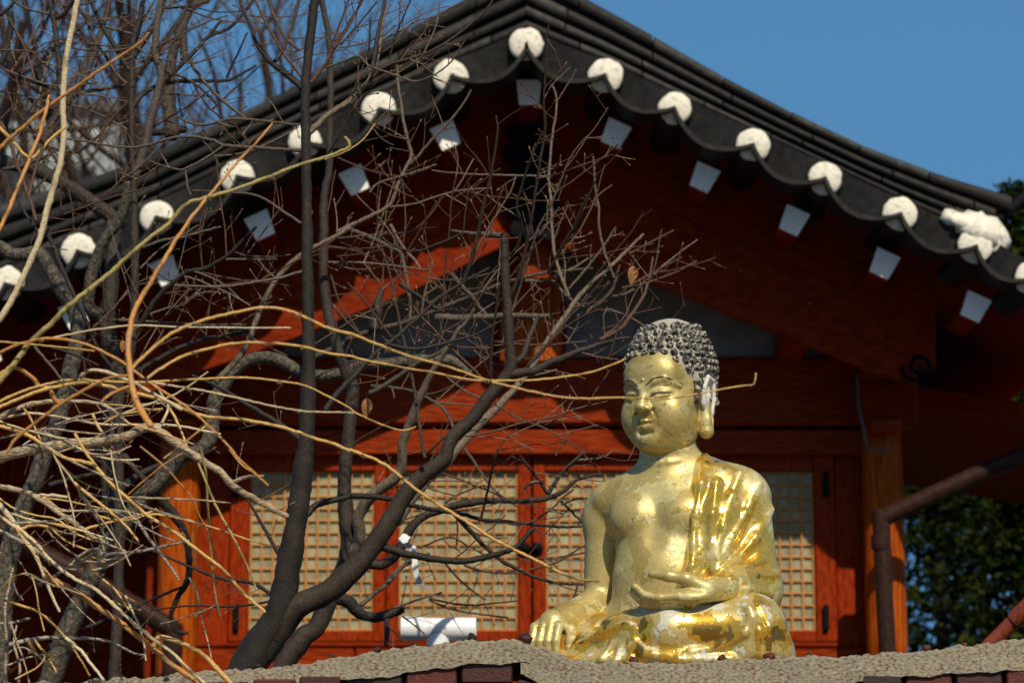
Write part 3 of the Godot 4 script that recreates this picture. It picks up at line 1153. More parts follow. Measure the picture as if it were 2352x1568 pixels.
	# where a line from «from» along «dir» first meets the surface
	func meet(from: Vector3, dir: Vector3) -> Vector3:
		var p := from
		var all := everything()
		for i in 90:
			var d := dist(p, all)
			if d < 0.0006:
				break
			p += dir * minf(d * 0.85, 0.6)
		return p


func flakes(size: int, sd: int, classes: Array) -> Array:
	# old gilding that has come off in sheets: layered noise cut at thresholds; classes: [from, linear colour, roughness, metal, height]
	var a := noise(1.0 / size * 5.5, sd, 5)
	a.domain_warp_enabled = true
	a.domain_warp_amplitude = size * 0.05
	a.domain_warp_frequency = 4.0 / size
	var b := noise(1.0 / size * 60.0, sd + 1, 3)
	var ia := a.get_seamless_image(size, size)
	var ib := b.get_seamless_image(size, size)
	var col := Image.create(size, size, false, Image.FORMAT_RGB8)
	var orm := Image.create(size, size, false, Image.FORMAT_RGB8)
	var hei := Image.create(size, size, false, Image.FORMAT_RGB8)
	var da := ia.get_data()
	var db := ib.get_data()
	var dc := col.get_data()
	var dor := orm.get_data()
	var dh := hei.get_data()
	var pre := []
	for c in classes:
		var s: Color = c[1].linear_to_srgb()
		pre.append([c[0] * 255.0, s.r * 255.0, s.g * 255.0, s.b * 255.0, c[2] * 255.0, c[3] * 255.0, c[4] * 255.0])
	for i in size * size:
		var w := db[i] / 255.0
		var v := da[i] + (w - 0.5) * 15.0
		var at_: Array = pre[0]
		for c in pre:
			if v >= c[0]:
				at_ = c
		var edge := 1.0
		for n in range(1, pre.size()):
			if v < pre[n][0] and v > pre[n][0] - 2.4:
				edge = 0.0
		var f := 0.90 + 0.2 * w
		if edge == 0.0:
			f *= 0.62  # flake rims darkened: dirt and edge shadow painted into the colour
		dc[i * 3] = clampi(int(at_[1] * f), 0, 255)
		dc[i * 3 + 1] = clampi(int(at_[2] * f), 0, 255)
		dc[i * 3 + 2] = clampi(int(at_[3] * f), 0, 255)
		dor[i * 3] = 255
		dor[i * 3 + 1] = clampi(int(at_[4] * (1.25 - 0.5 * w)), 0, 255)
		dor[i * 3 + 2] = int(at_[5] * (0.3 + 0.7 * edge))
		var hh := clampi(int(at_[6] + w * 22.0), 0, 255)
		dh[i * 3] = hh
		dh[i * 3 + 1] = hh
		dh[i * 3 + 2] = hh
	return [Image.create_from_data(size, size, false, Image.FORMAT_RGB8, dc), Image.create_from_data(size, size, false, Image.FORMAT_RGB8, dor), Image.create_from_data(size, size, false, Image.FORMAT_RGB8, dh)]


func gilt(sd: int, classes: Array, scale: float, relief: float) -> ORMMaterial3D:
	var im := flakes(512, sd, classes)
	var m := ORMMaterial3D.new()
	m.albedo_texture = ImageTexture.create_from_image(im[0])
	m.orm_texture = ImageTexture.create_from_image(im[1])
	m.heightmap_enabled = true
	m.heightmap_texture = ImageTexture.create_from_image(im[2])
	m.heightmap_scale = relief
	m.uv1_triplanar = true
	m.uv1_triplanar_sharpness = 6.0
	m.uv1_scale = Vector3.ONE * scale
	return m


func statue_materials() -> void:
	var pale := Color(0.60, 0.555, 0.30)
	var satin := Color(0.66, 0.585, 0.29)
	var gold := Color(0.98, 0.68, 0.16)
	var bronze := Color(0.42, 0.27, 0.085)
	var primer := Color(0.56, 0.565, 0.50)
	M.gilt_skin = gilt(201, [[0.0, Color(0.45, 0.335, 0.10), 0.39, 0.5, 0.3], [0.30, Color(0.475, 0.385, 0.145), 0.43, 0.38, 0.55], [0.66, Color(0.48, 0.43, 0.20), 0.52, 0.2, 0.75]], 1.1, 0.06)
	M.gilt_robe = gilt(211, [[0.0, bronze, 0.30, 0.9, 0.05], [0.20, Color(0.86, 0.53, 0.085), 0.16, 0.75, 0.2], [0.52, Color(0.66, 0.50, 0.145), 0.26, 0.5, 0.6], [0.68, Color(0.55, 0.49, 0.25), 0.42, 0.2, 0.85]], 1.05, 0.08)
	M.gilt_legs = gilt(221, [[0.0, Color(0.40, 0.22, 0.04), 0.3, 0.9, 0.05], [0.24, Color(0.82, 0.48, 0.065), 0.17, 0.75, 0.15], [0.44, Color(0.58, 0.46, 0.17), 0.34, 0.45, 0.55], [0.66, Color(0.47, 0.47, 0.39), 0.6, 0.0, 0.8]], 1.25, 0.10)
	M.hair_base = gilt(231, [[0.0, Color(0.012, 0.013, 0.017), 0.5, 0.0, 0.2], [0.30, Color(0.07, 0.07, 0.068), 0.8, 0.0, 0.3], [0.38, Color(0.34, 0.325, 0.27), 0.85, 0.0, 0.6]], 4.0, 0.08)
	M.curl_dark = gilt(241, [[0.0, Color(0.012, 0.013, 0.016), 0.85, 0.0, 0.2], [0.40, Color(0.06, 0.06, 0.056), 0.9, 0.0, 0.4], [0.52, Color(0.30, 0.29, 0.24), 0.8, 0.0, 0.6]], 6.0, 0.06)
	M.curl_pale = gilt(251, [[0.0, Color(0.015, 0.016, 0.018), 0.85, 0.0, 0.2], [0.30, Color(0.12, 0.115, 0.10), 0.9, 0.0, 0.4], [0.40, Color(0.38, 0.365, 0.30), 0.8, 0.0, 0.6]], 6.0, 0.06)
	M.brow_paint = plain(Color(0.10, 0.075, 0.03), 0.6)
	M.ear_white = gilt(261, [[0.0, Color(0.2, 0.2, 0.19), 0.6, 0.0, 0.2], [0.2, Color(0.55, 0.55, 0.50), 0.7, 0.0, 0.6]], 3.0, 0.05)


func statue() -> void:
	rng.seed = 400
	var where := at(1538, 1535, 6.42)
	var s := thing("seated_statue", "peeling gold painted statue seated cross-legged behind the mortar wall top", "statue", where)
	s.rotation_degrees.y = -22.0
	var inv := s.transform.affine_inverse()
	var pt := func(x: float, y: float, f: Field) -> Vector3:
		var eye := inv * EYE
		var dir := ((inv * at(x, y, 6.42)) - eye).normalized()
		return f.meet(eye + dir * 5.6, dir)
	# --- body: torso, bare arm, the two hands
	var f := Field.new()
	f.ell(Vector3(0, 0.40, -0.005), Vector3(0.158, 0.135, 0.10), 0.03)
	f.ell(Vector3(0, 0.235, 0.02), Vector3(0.142, 0.16, 0.118), 0.06)
	f.ell(Vector3(0, 0.10, 0.0), Vector3(0.20, 0.11, 0.15), 0.05)
	f.cap(Vector3(-0.165, 0.447, -0.02), Vector3(0.175, 0.46, -0.02), 0.058, 0.062, 0.05)
	f.cap(Vector3(-0.11, 0.478, -0.03), Vector3(0, 0.545, -0.025), 0.036, 0.05, 0.05)
	f.cap(Vector3(0.12, 0.50, -0.03), Vector3(0, 0.56, -0.025), 0.036, 0.05, 0.05)
	f.cap(Vector3(0.0, 0.47, -0.02), Vector3(0.0, 0.66, -0.005), 0.072, 0.068, 0.035)
	for sx in [-1.0, 1.0]:
		f.ell(Vector3(0.070 * sx, 0.395, 0.068), Vector3(0.074, 0.062, 0.044), 0.014, 1, Vector3(-8, 14 * sx, 10 * sx))
	f.ell(Vector3(0, 0.215, 0.062), Vector3(0.105, 0.085, 0.062), 0.05)
	f.cap(Vector3(0, 0.335, 0.135), Vector3(0, 0.45, 0.112), 0.008, 0.004, 0.05, -1)
	# soft rolls of the neck
	for k in 2:
		var y := 0.548 + k * 0.030
		var ring := []
		for i in 13:
			var an := -PI * 0.62 + PI * 1.24 * i / 12.0
			ring.append(Vector3(sin(an) * 0.067, y - 0.012 * cos(an), -0.012 + cos(an) * 0.067))
		f.chain(ring, 0.0085, 0.0085, 0.006)
	# bare arm
	f.cap(Vector3(-0.183, 0.432, -0.045), Vector3(-0.200, 0.185, -0.035), 0.062, 0.049, 0.010)
	f.ell(Vector3(-0.192, 0.40, -0.04), Vector3(0.062, 0.075, 0.06), 0.015)
	f.cap(Vector3(-0.197, 0.178, -0.035), Vector3(-0.246, 0.128, 0.105), 0.052, 0.040, 0.012)
	f.cap(Vector3(-0.246, 0.126, 0.10), Vector3(-0.262, 0.112, 0.165), 0.038, 0.040, 0.025)
	# hand hanging over the knee: four fingers and the thumb
	for i in 4:
		var x: float = -0.300 + i * 0.0225
		var l: float = [0.0, 0.008, 0.012, 0.004][i]
		f.chain([Vector3(x, 0.118, 0.155), Vector3(x - 0.002, 0.104, 0.198), Vector3(x - 0.003, 0.066, 0.217), Vector3(x - 0.003, 0.020 - l, 0.216)], 0.0128, 0.0095, 0.006)
	f.chain([Vector3(-0.236, 0.118, 0.13), Vector3(-0.212, 0.098, 0.172), Vector3(-0.200, 0.070, 0.196), Vector3(-0.205, 0.048, 0.205)], 0.0165, 0.011, 0.01)
	# open hand in the lap: palm, four fingers with upturned tips, raised thumb
	f.cap(Vector3(0.212, 0.19, 0.17), Vector3(0.182, 0.184, 0.232), 0.034, 0.029, 0.02)
	f.ell(Vector3(0.138, 0.170, 0.258), Vector3(0.058, 0.021, 0.036), 0.018, 1, Vector3(16, 12, 0))
	for i in 4:
		var y: float = 0.168 - i * 0.0100
		var z: float = 0.288 - i * 0.0125
		var l: float = [0.0, -0.014, -0.012, 0.006][i]
		f.chain([Vector3(0.118, y, z - 0.006), Vector3(0.074, y - 0.004, z + 0.003), Vector3(0.034 + l, y + 0.004, z + 0.003), Vector3(0.004 + l, y + 0.028, z - 0.002)], 0.0128, 0.0090, 0.004)
	f.chain([Vector3(0.176, 0.190, 0.246), Vector3(0.136, 0.211, 0.268), Vector3(0.092, 0.219, 0.275), Vector3(0.046, 0.226, 0.272)], 0.0180, 0.0115, 0.010)
	var mb := MB.new()
	f.mesh_into(mb, Vector3(-0.36, -0.01, -0.17), Vector3(0.29, 0.70, 0.32), 0.0054, Transform3D())
	# --- head, turned a little further
	var head := Transform3D(Basis(Vector3.UP, deg_to_rad(-13.0)) * Basis(Vector3.RIGHT, deg_to_rad(4.0)), Vector3(0.002, 0.724, -0.006))
	var g := Field.new()
	g.ell(Vector3(0, 0.055, -0.02), Vector3(0.103, 0.12, 0.122), 0.03)
	g.ell(Vector3(0, -0.035, 0.022), Vector3(0.097, 0.125, 0.103), 0.04)
	g.ell(Vector3(0, -0.105, 0.03), Vector3(0.076, 0.06, 0.078), 0.04)
	for sx in [-1.0, 1.0]:
		g.ell(Vector3(0.05 * sx, -0.058, 0.072), Vector3(0.046, 0.05, 0.044), 0.035)
		g.ell(Vector3(0.043 * sx, 0.006, 0.132), Vector3(0.030, 0.015, 0.022), 0.022, -1, Vector3(0, 22 * sx, -6 * sx))
	g.ell(Vector3(0, -0.122, 0.092), Vector3(0.036, 0.03, 0.032), 0.03)
	g.ell(Vector3(0, 0.055, 0.083), Vector3(0.075, 0.05, 0.037), 0.04)
	# brows, lids, slits
	for sx in [-1.0, 1.0]:
		g.chain([Vector3(0.013 * sx, 0.014, 0.124), Vector3(0.032 * sx, 0.030, 0.119), Vector3(0.056 * sx, 0.035, 0.106), Vector3(0.086 * sx, 0.014, 0.078)], 0.0058, 0.0035, 0.010)
		g.ell(Vector3(0.043 * sx, -0.002, 0.103), Vector3(0.031, 0.0165, 0.0185), 0.006, 1, Vector3(0, 24 * sx, -5 * sx))
		g.chain([Vector3(0.016 * sx, -0.0085, 0.1165), Vector3(0.036 * sx, -0.0055, 0.1225), Vector3(0.054 * sx, -0.0050, 0.1165), Vector3(0.074 * sx, -0.003, 0.099)], 0.0026, 0.0022, 0.003, -1)
		g.chain([Vector3(0.018 * sx, -0.013, 0.113), Vector3(0.040 * sx, -0.0135, 0.118), Vector3(0.062 * sx, -0.010, 0.107)], 0.0045, 0.0035, 0.006)
	# nose
	g.cap(Vector3(0, 0.022, 0.112), Vector3(0, -0.034, 0.137), 0.0095, 0.0135, 0.014)
	g.ell(Vector3(0, -0.039, 0.139), Vector3(0.0155, 0.0125, 0.014), 0.008)
	for sx in [-1.0, 1.0]:
		g.ell(Vector3(0.0165 * sx, -0.042, 0.128), Vector3(0.0095, 0.0095, 0.0125), 0.006)
		g.ell(Vector3(0.0075 * sx, -0.052, 0.135), Vector3(0.004, 0.004, 0.005), 0.004, -1)
		g.chain([Vector3(0.024 * sx, -0.045, 0.119), Vector3(0.034 * sx, -0.064, 0.113), Vector3(0.038 * sx, -0.080, 0.106)], 0.0028, 0.002, 0.012, -1)
	# mouth
	g.cap(Vector3(0, -0.055, 0.132), Vector3(0, -0.066, 0.131), 0.003, 0.004, 0.008, -1)
	g.ell(Vector3(0, -0.082, 0.108), Vector3(0.034, 0.020, 0.019), 0.012)
	g.chain([Vector3(-0.034, -0.0715, 0.108), Vector3(-0.016, -0.0755, 0.1235), Vector3(-0.005, -0.0735, 0.1290), Vector3(0.005, -0.0735, 0.1290), Vector3(0.016, -0.0755, 0.1235), Vector3(0.034, -0.0715, 0.108)], 0.0044, 0.0044, 0.005)
	g.chain([Vector3(-0.024, -0.0835, 0.112), Vector3(0, -0.0895, 0.1245), Vector3(0.024, -0.0835, 0.112)], 0.0056, 0.0056, 0.006)
	g.chain([Vector3(-0.039, -0.0735, 0.106), Vector3(-0.017, -0.0805, 0.1265), Vector3(0, -0.0805, 0.1325), Vector3(0.017, -0.0805, 0.1265), Vector3(0.039, -0.0735, 0.106)], 0.0022, 0.0022, 0.003, -1)
	g.cap(Vector3(-0.016, -0.105, 0.121), Vector3(0.016, -0.105, 0.121), 0.004, 0.004, 0.012, -1)
	# long lobes; the upper ear is built apart
	for sx in [-1.0, 1.0]:
		g.chain([Vector3(0.104 * sx, -0.035, -0.016), Vector3(0.107 * sx, -0.075, -0.014), Vector3(0.108 * sx, -0.104, -0.010)], 0.0155, 0.020, 0.010)
		g.chain([Vector3(0.121 * sx, -0.035, -0.018), Vector3(0.125 * sx, -0.085, -0.014)], 0.004, 0.003, 0.006, -1)
	g.mesh_into(mb, Vector3(-0.145, -0.19, -0.16), Vector3(0.145, 0.19, 0.17), 0.0032, head)
	put(mb, "body", M.gilt_skin, s)
	for sx in [-1.0, 1.0]:
		var er := Field.new()
		er.ell(Vector3(0.104 * sx, -0.005, -0.018), Vector3(0.013, 0.050, 0.030), 0.008, 1, Vector3(-10, 18 * sx, 0))
		er.chain([Vector3(0.110 * sx, -0.03, 0.004), Vector3(0.116 * sx, 0.012, 0.004), Vector3(0.119 * sx, 0.040, -0.014), Vector3(0.119 * sx, 0.030, -0.042), Vector3(0.116 * sx, -0.02, -0.044), Vector3(0.114 * sx, -0.075, -0.024)], 0.0066, 0.0050, 0.005)
		er.ell(Vector3(0.121 * sx, -0.002, -0.018), Vector3(0.012, 0.027, 0.013), 0.006, -1, Vector3(-10, 18 * sx, 0))
		er.ell(Vector3(0.113 * sx, -0.010, -0.020), Vector3(0.008, 0.012, 0.006), 0.005)
		mb = MB.new()
		er.mesh_into(mb, Vector3(0.08 * sx - 0.055, -0.1, -0.07), Vector3(0.08 * sx + 0.055, 0.06, 0.03), 0.003, head)
		put(mb, "ear", M.ear_white, s)
	# dark painted brows and dark lines laid along the slits of the half-shut eyes
	for sx in [-1.0, 1.0]:
		for line in [["eyebrow", 0.0028, [0.012, 0.019, 0.030, 0.034, 0.050, 0.040, 0.070, 0.034, 0.088, 0.020]], ["eye_line", 0.0020, [0.018, -0.0085, 0.034, -0.006, 0.050, -0.0055, 0.064, -0.004, 0.074, -0.003]]]:
			var pts := PackedVector3Array()
			var rad := PackedFloat32Array()
			for i in range(0, line[2].size(), 2):
				pts.append(head * g.meet(Vector3(line[2][i] * sx, line[2][i + 1], 0.3), Vector3(0, 0, -1)))
				rad.append(line[1] * (0.5 if i == 0 or i == 8 else 1.0))
			var lb := MB.new()
			lb.tube(pts, rad, 8)
			put(lb, line[0], M.brow_paint, s)
	# --- hair cap with rows of curls
	var hr := Field.new()
	hr.ell(Vector3(0, 0.068, -0.024), Vector3(0.1115, 0.122, 0.132), 0.03)
	hr.ell(Vector3(0, 0.155, -0.03), Vector3(0.066, 0.048, 0.072), 0.05)
	hr.ell(Vector3(0, -0.035, -0.085), Vector3(0.088, 0.07, 0.06), 0.04)
	# cut away the face: everything in front of and below the hairline
	hr.ell(Vector3(0, -0.055, 0.125), Vector3(0.098, 0.137, 0.13), 0.006, -1)
	hr.ell(Vector3(0, -0.10, 0.05), Vector3(0.2, 0.125, 0.072), 0.006, -1)
	for sx in [-1.0, 1.0]:
		hr.chain([Vector3(0.099 * sx, 0.05, 0.016), Vector3(0.104 * sx, 0.01, 0.018), Vector3(0.104 * sx, -0.012, 0.021)], 0.014, 0.007, 0.008)
	mb = MB.new()
	hr.mesh_into(mb, Vector3(-0.14, -0.13, -0.18), Vector3(0.14, 0.24, 0.14), 0.0036, head)
	var hair := put(mb, "hair", M.hair_base, s)
	hair.set_meta("label", "black curled hair covered in pale dust")
	# one snail curl, in dark and pale weathering
	var curls := []
	for m in [M.curl_dark, M.curl_pale]:
		mb = MB.new()
		mb.lathe(Vector3.ZERO, Vector3.UP, [Vector2(0.0112, -0.004), Vector2(0.0118, 0.001), Vector2(0.0112, 0.005), Vector2(0.0088, 0.0068), Vector2(0.0096, 0.0082), Vector2(0.0076, 0.0114), Vector2(0.0046, 0.0132), Vector2(0.0001, 0.0138)], 10)
		curls.append(mb.mesh(m))
	for row in 13:
		var el := deg_to_rad(-34.0 + row * 9.2)
		var around := maxi(7, roundi(TAU * 0.118 * cos(el) / 0.0222))
		for i in around:
			var az := TAU * (i + (0.5 if row % 2 else 0.0)) / around + rng.randf_range(-0.03, 0.03)
			var dir := Vector3(sin(az) * cos(el), sin(el), cos(az) * cos(el))
			var c := Vector3(0, 0.06, -0.024)
			var p := hr.meet(c + dir * 0.3, -dir)
			if (p - c).length() < 0.085 or p.y > 0.190:
				continue
			# leave the face and the ears free
			var hairline := 0.093 - 0.9 * maxf(0.0, absf(p.x) - 0.06)
			if p.z > 0.035 and p.y < hairline or p.z > -0.075 and p.z <= 0.035 and absf(p.x) > 0.075 and p.y < 0.052 and p.z < 0.008 or p.y < -0.075:
				continue
			if p.z > -0.06 and p.y < 0.0 and not (p.z > 0.008 and p.z < 0.03 and absf(p.x) > 0.09):
				continue
			var e := 0.004
			var all := hr.everything()
			var nn := Vector3(hr.dist(p + Vector3(e, 0, 0), all) - hr.dist(p - Vector3(e, 0, 0), all), hr.dist(p + Vector3(0, e, 0), all) - hr.dist(p - Vector3(0, e, 0), all), hr.dist(p + Vector3(0, 0, e), all) - hr.dist(p - Vector3(0, 0, e), all)).normalized()
			var o := put_mesh(curls[1 if rng.randf() < 0.6 else 0], "curl", hair)
			var up := (head.basis * nn).normalized()
			var sd := up.cross(Vector3(0.3, 0.2, 0.9)).normalized()
			var sc := rng.randf_range(0.84, 0.98)
			o.transform = Transform3D(Basis(sd, up, sd.cross(up)).rotated(up, rng.randf() * TAU).scaled(Vector3.ONE * sc), head * p)
	# raised dot between the brows
	mb = MB.new()
	mb.lathe(head * Vector3(0.0, 0.034, 0.119), head.basis * Vector3(0, 0.15, 1), [Vector2(0.0085, 0.0), Vector2(0.0082, 0.004), Vector2(0.006, 0.008), Vector2(0.0001, 0.0098)], 16)
	put(mb, "forehead_dot", M.gilt_skin, s)
	# --- robe over one shoulder and arm
	var rb := Field.new()
	rb.cap(Vector3(0.187, 0.438, -0.04), Vector3(0.211, 0.21, -0.02), 0.078, 0.084, 0.03)
	rb.cap(Vector3(0.10, 0.487, -0.03), Vector3(0.185, 0.446, -0.04), 0.060, 0.073, 0.04)
	rb.cap(Vector3(0.085, 0.515, -0.035), Vector3(0.15, 0.46, -0.04), 0.045, 0.07, 0.04)
	rb.cap(Vector3(0.213, 0.20, -0.02), Vector3(0.205, 0.178, 0.125), 0.086, 0.058, 0.03)
	rb.cap(Vector3(0.20, 0.19, 0.10), Vector3(0.185, 0.182, 0.165), 0.056, 0.046, 0.02)
	rb.chain([Vector3(0.088, 0.53, -0.005), Vector3(0.112, 0.46, 0.055), Vector3(0.118, 0.38, 0.077), Vector3(0.116, 0.29, 0.095), Vector3(0.10, 0.20, 0.125)], 0.022, 0.036, 0.02)
	rb.chain([Vector3(0.14, 0.48, 0.01), Vector3(0.155, 0.38, 0.045), Vector3(0.15, 0.27, 0.06)], 0.05, 0.06, 0.03)
	rb.ell(Vector3(0.0, 0.40, -0.055), Vector3(0.17, 0.13, 0.075), 0.03)
	rb.ell(Vector3(0.0, 0.22, -0.04), Vector3(0.165, 0.2, 0.11), 0.03)
	for fold in [[0.0062, [1621, 1046, 1611, 1110, 1597, 1180, 1592, 1250, 1590, 1300, 1574, 1345]], [0.007, [1655, 1052, 1646, 1110, 1636, 1180, 1634, 1250, 1638, 1300]], [0.0065, [1700, 1085, 1680, 1140, 1660, 1210, 1646, 1275]], [0.0075, [1745, 1110, 1712, 1180, 1675, 1250, 1645, 1308]], [0.0085, [1772, 1170, 1735, 1235, 1690, 1290, 1645, 1330]], [0.007, [1788, 1250, 1748, 1285, 1700, 1310, 1648, 1345]], [0.007, [1785, 1320, 1730, 1318, 1680, 1330, 1640, 1352]], [0.006, [1770, 1365, 1715, 1350, 1660, 1362]]]:
		var line := []
		var xs: Array = fold[1]
		for i in range(0, xs.size(), 2):
			line.append(pt.call(float(xs[i]), float(xs[i + 1]), rb))
		rb.chain(line, fold[0], fold[0] * 1.1, 0.016)
	mb = MB.new()
	rb.mesh_into(mb, Vector3(-0.2, 0.0, -0.18), Vector3(0.33, 0.58, 0.25), 0.0058, Transform3D())
	put(mb, "robe", M.gilt_robe, s)
	# --- crossed legs under the robe, spreading at the base
	var lg := Field.new()
	lg.cap(Vector3(-0.09, 0.085, 0.02), Vector3(-0.285, 0.052, 0.125), 0.085, 0.062, 0.03)
	lg.cap(Vector3(-0.285, 0.045, 0.13), Vector3(0.02, 0.03, 0.225), 0.055, 0.05, 0.03)
	lg.cap(Vector3(0.09, 0.095, 0.02), Vector3(0.265, 0.092, 0.13), 0.095, 0.088, 0.03)
	lg.cap(Vector3(0.268, 0.085, 0.15), Vector3(0.08, 0.082, 0.222), 0.08, 0.068, 0.03)
	lg.cap(Vector3(0.08, 0.082, 0.222), Vector3(-0.075, 0.088, 0.215), 0.066, 0.042, 0.03)
	lg.cap(Vector3(-0.06, 0.105, 0.205), Vector3(0.06, 0.15, 0.215), 0.03, 0.024, 0.015)
	lg.ell(Vector3(0.01, 0.01, 0.09), Vector3(0.33, 0.036, 0.20), 0.03)
	lg.ell(Vector3(0.29, 0.035, 0.10), Vector3(0.07, 0.07, 0.12), 0.03)
	for fold in [[0.008, [1712, 1388, 1728, 1418, 1712, 1452, 1660, 1482, 1590, 1498, 1500, 1502, 1462, 1482]], [0.006, [1745, 1392, 1768, 1440, 1772, 1500]], [0.006, [1722, 1395, 1745, 1450, 1745, 1505]], [0.007, [1450, 1462, 1480, 1500, 1560, 1516, 1680, 1512]], [0.0065, [1442, 1438, 1410, 1478, 1380, 1512]], [0.0065, [1450, 1440, 1428, 1485, 1412, 1518]], [0.0065, [1460, 1445, 1450, 1485, 1446, 1520]], [0.0055, [1436, 1432, 1380, 1450, 1330, 1480]], [0.006, [1790, 1420, 1808, 1460, 1818, 1512]]]:
		var line := []
		var xs: Array = fold[1]
		for i in range(0, xs.size(), 2):
			line.append(pt.call(float(xs[i]), float(xs[i + 1]), lg))
		lg.chain(line, fold[0], fold[0], 0.014)
	mb = MB.new()
	lg.mesh_into(mb, Vector3(-0.4, -0.03, -0.15), Vector3(0.4, 0.22, 0.34), 0.0058, Transform3D())
	put(mb, "draped_legs", M.gilt_legs, s)


# ---------------------------------------------------------------- bare trees and dried vines in front of the hall
# survey sheets: origin and scale of the drawings in which the stems were measured
const SHEET := {0: [0.0, 0.0, 1.0], 1: [0.0, 0.0, 0.34178], 2: [746.5, 0.0, 0.34178], 4: [0.0, 516.8, 0.34178], 5: [746.5, 516.8, 0.34178], 6: [1493.0, 516.8, 0.36525], 7: [0.0, 1032.4, 0.34178], 8: [746.5, 1032.4, 0.34178]}

const DARK := Color(0.020, 0.013, 0.008)
const BROWN := Color(0.050, 0.031, 0.018)
const GREY := Color(0.150, 0.115, 0.085)
const PALE := Color(0.25, 0.185, 0.125)
const RED := Color(0.135, 0.060, 0.028)
const MOTTLED := Color(0.135, 0.115, 0.078)
const STRAW := Color(0.58, 0.35, 0.10)
const AMBER := Color(0.48, 0.22, 0.05)
const BONE := Color(0.60, 0.47, 0.28)
const OLIVE := Color(0.36, 0.29, 0.09)
const WOODY := Color(0.40, 0.30, 0.19)
const ASH := Color(0.34, 0.29, 0.23)

var bark_noise: FastNoiseLite
var laid := []      # stems of the plant in hand: their points (x, y, distance)


func stem_points(parts: Array) -> PackedVector2Array:
	var out := PackedVector2Array()
	for p in parts:
		var s: Array = SHEET[int(p[0])]
		for i in range(1, p.size() - 1, 2):
			out.append(Vector2(s[0] + p[i] * s[2], s[1] + p[i + 1] * s[2]))
	return out


func nearest(p: Vector2) -> Array:
	var best := 1e9
	var z := 0.0
	for l in laid:
		for q in l:
			var d := Vector2(q.x, q.y).distance_squared_to(p)
			if d < best:
				best = d
				z = q.z
	return [sqrt(best), z]


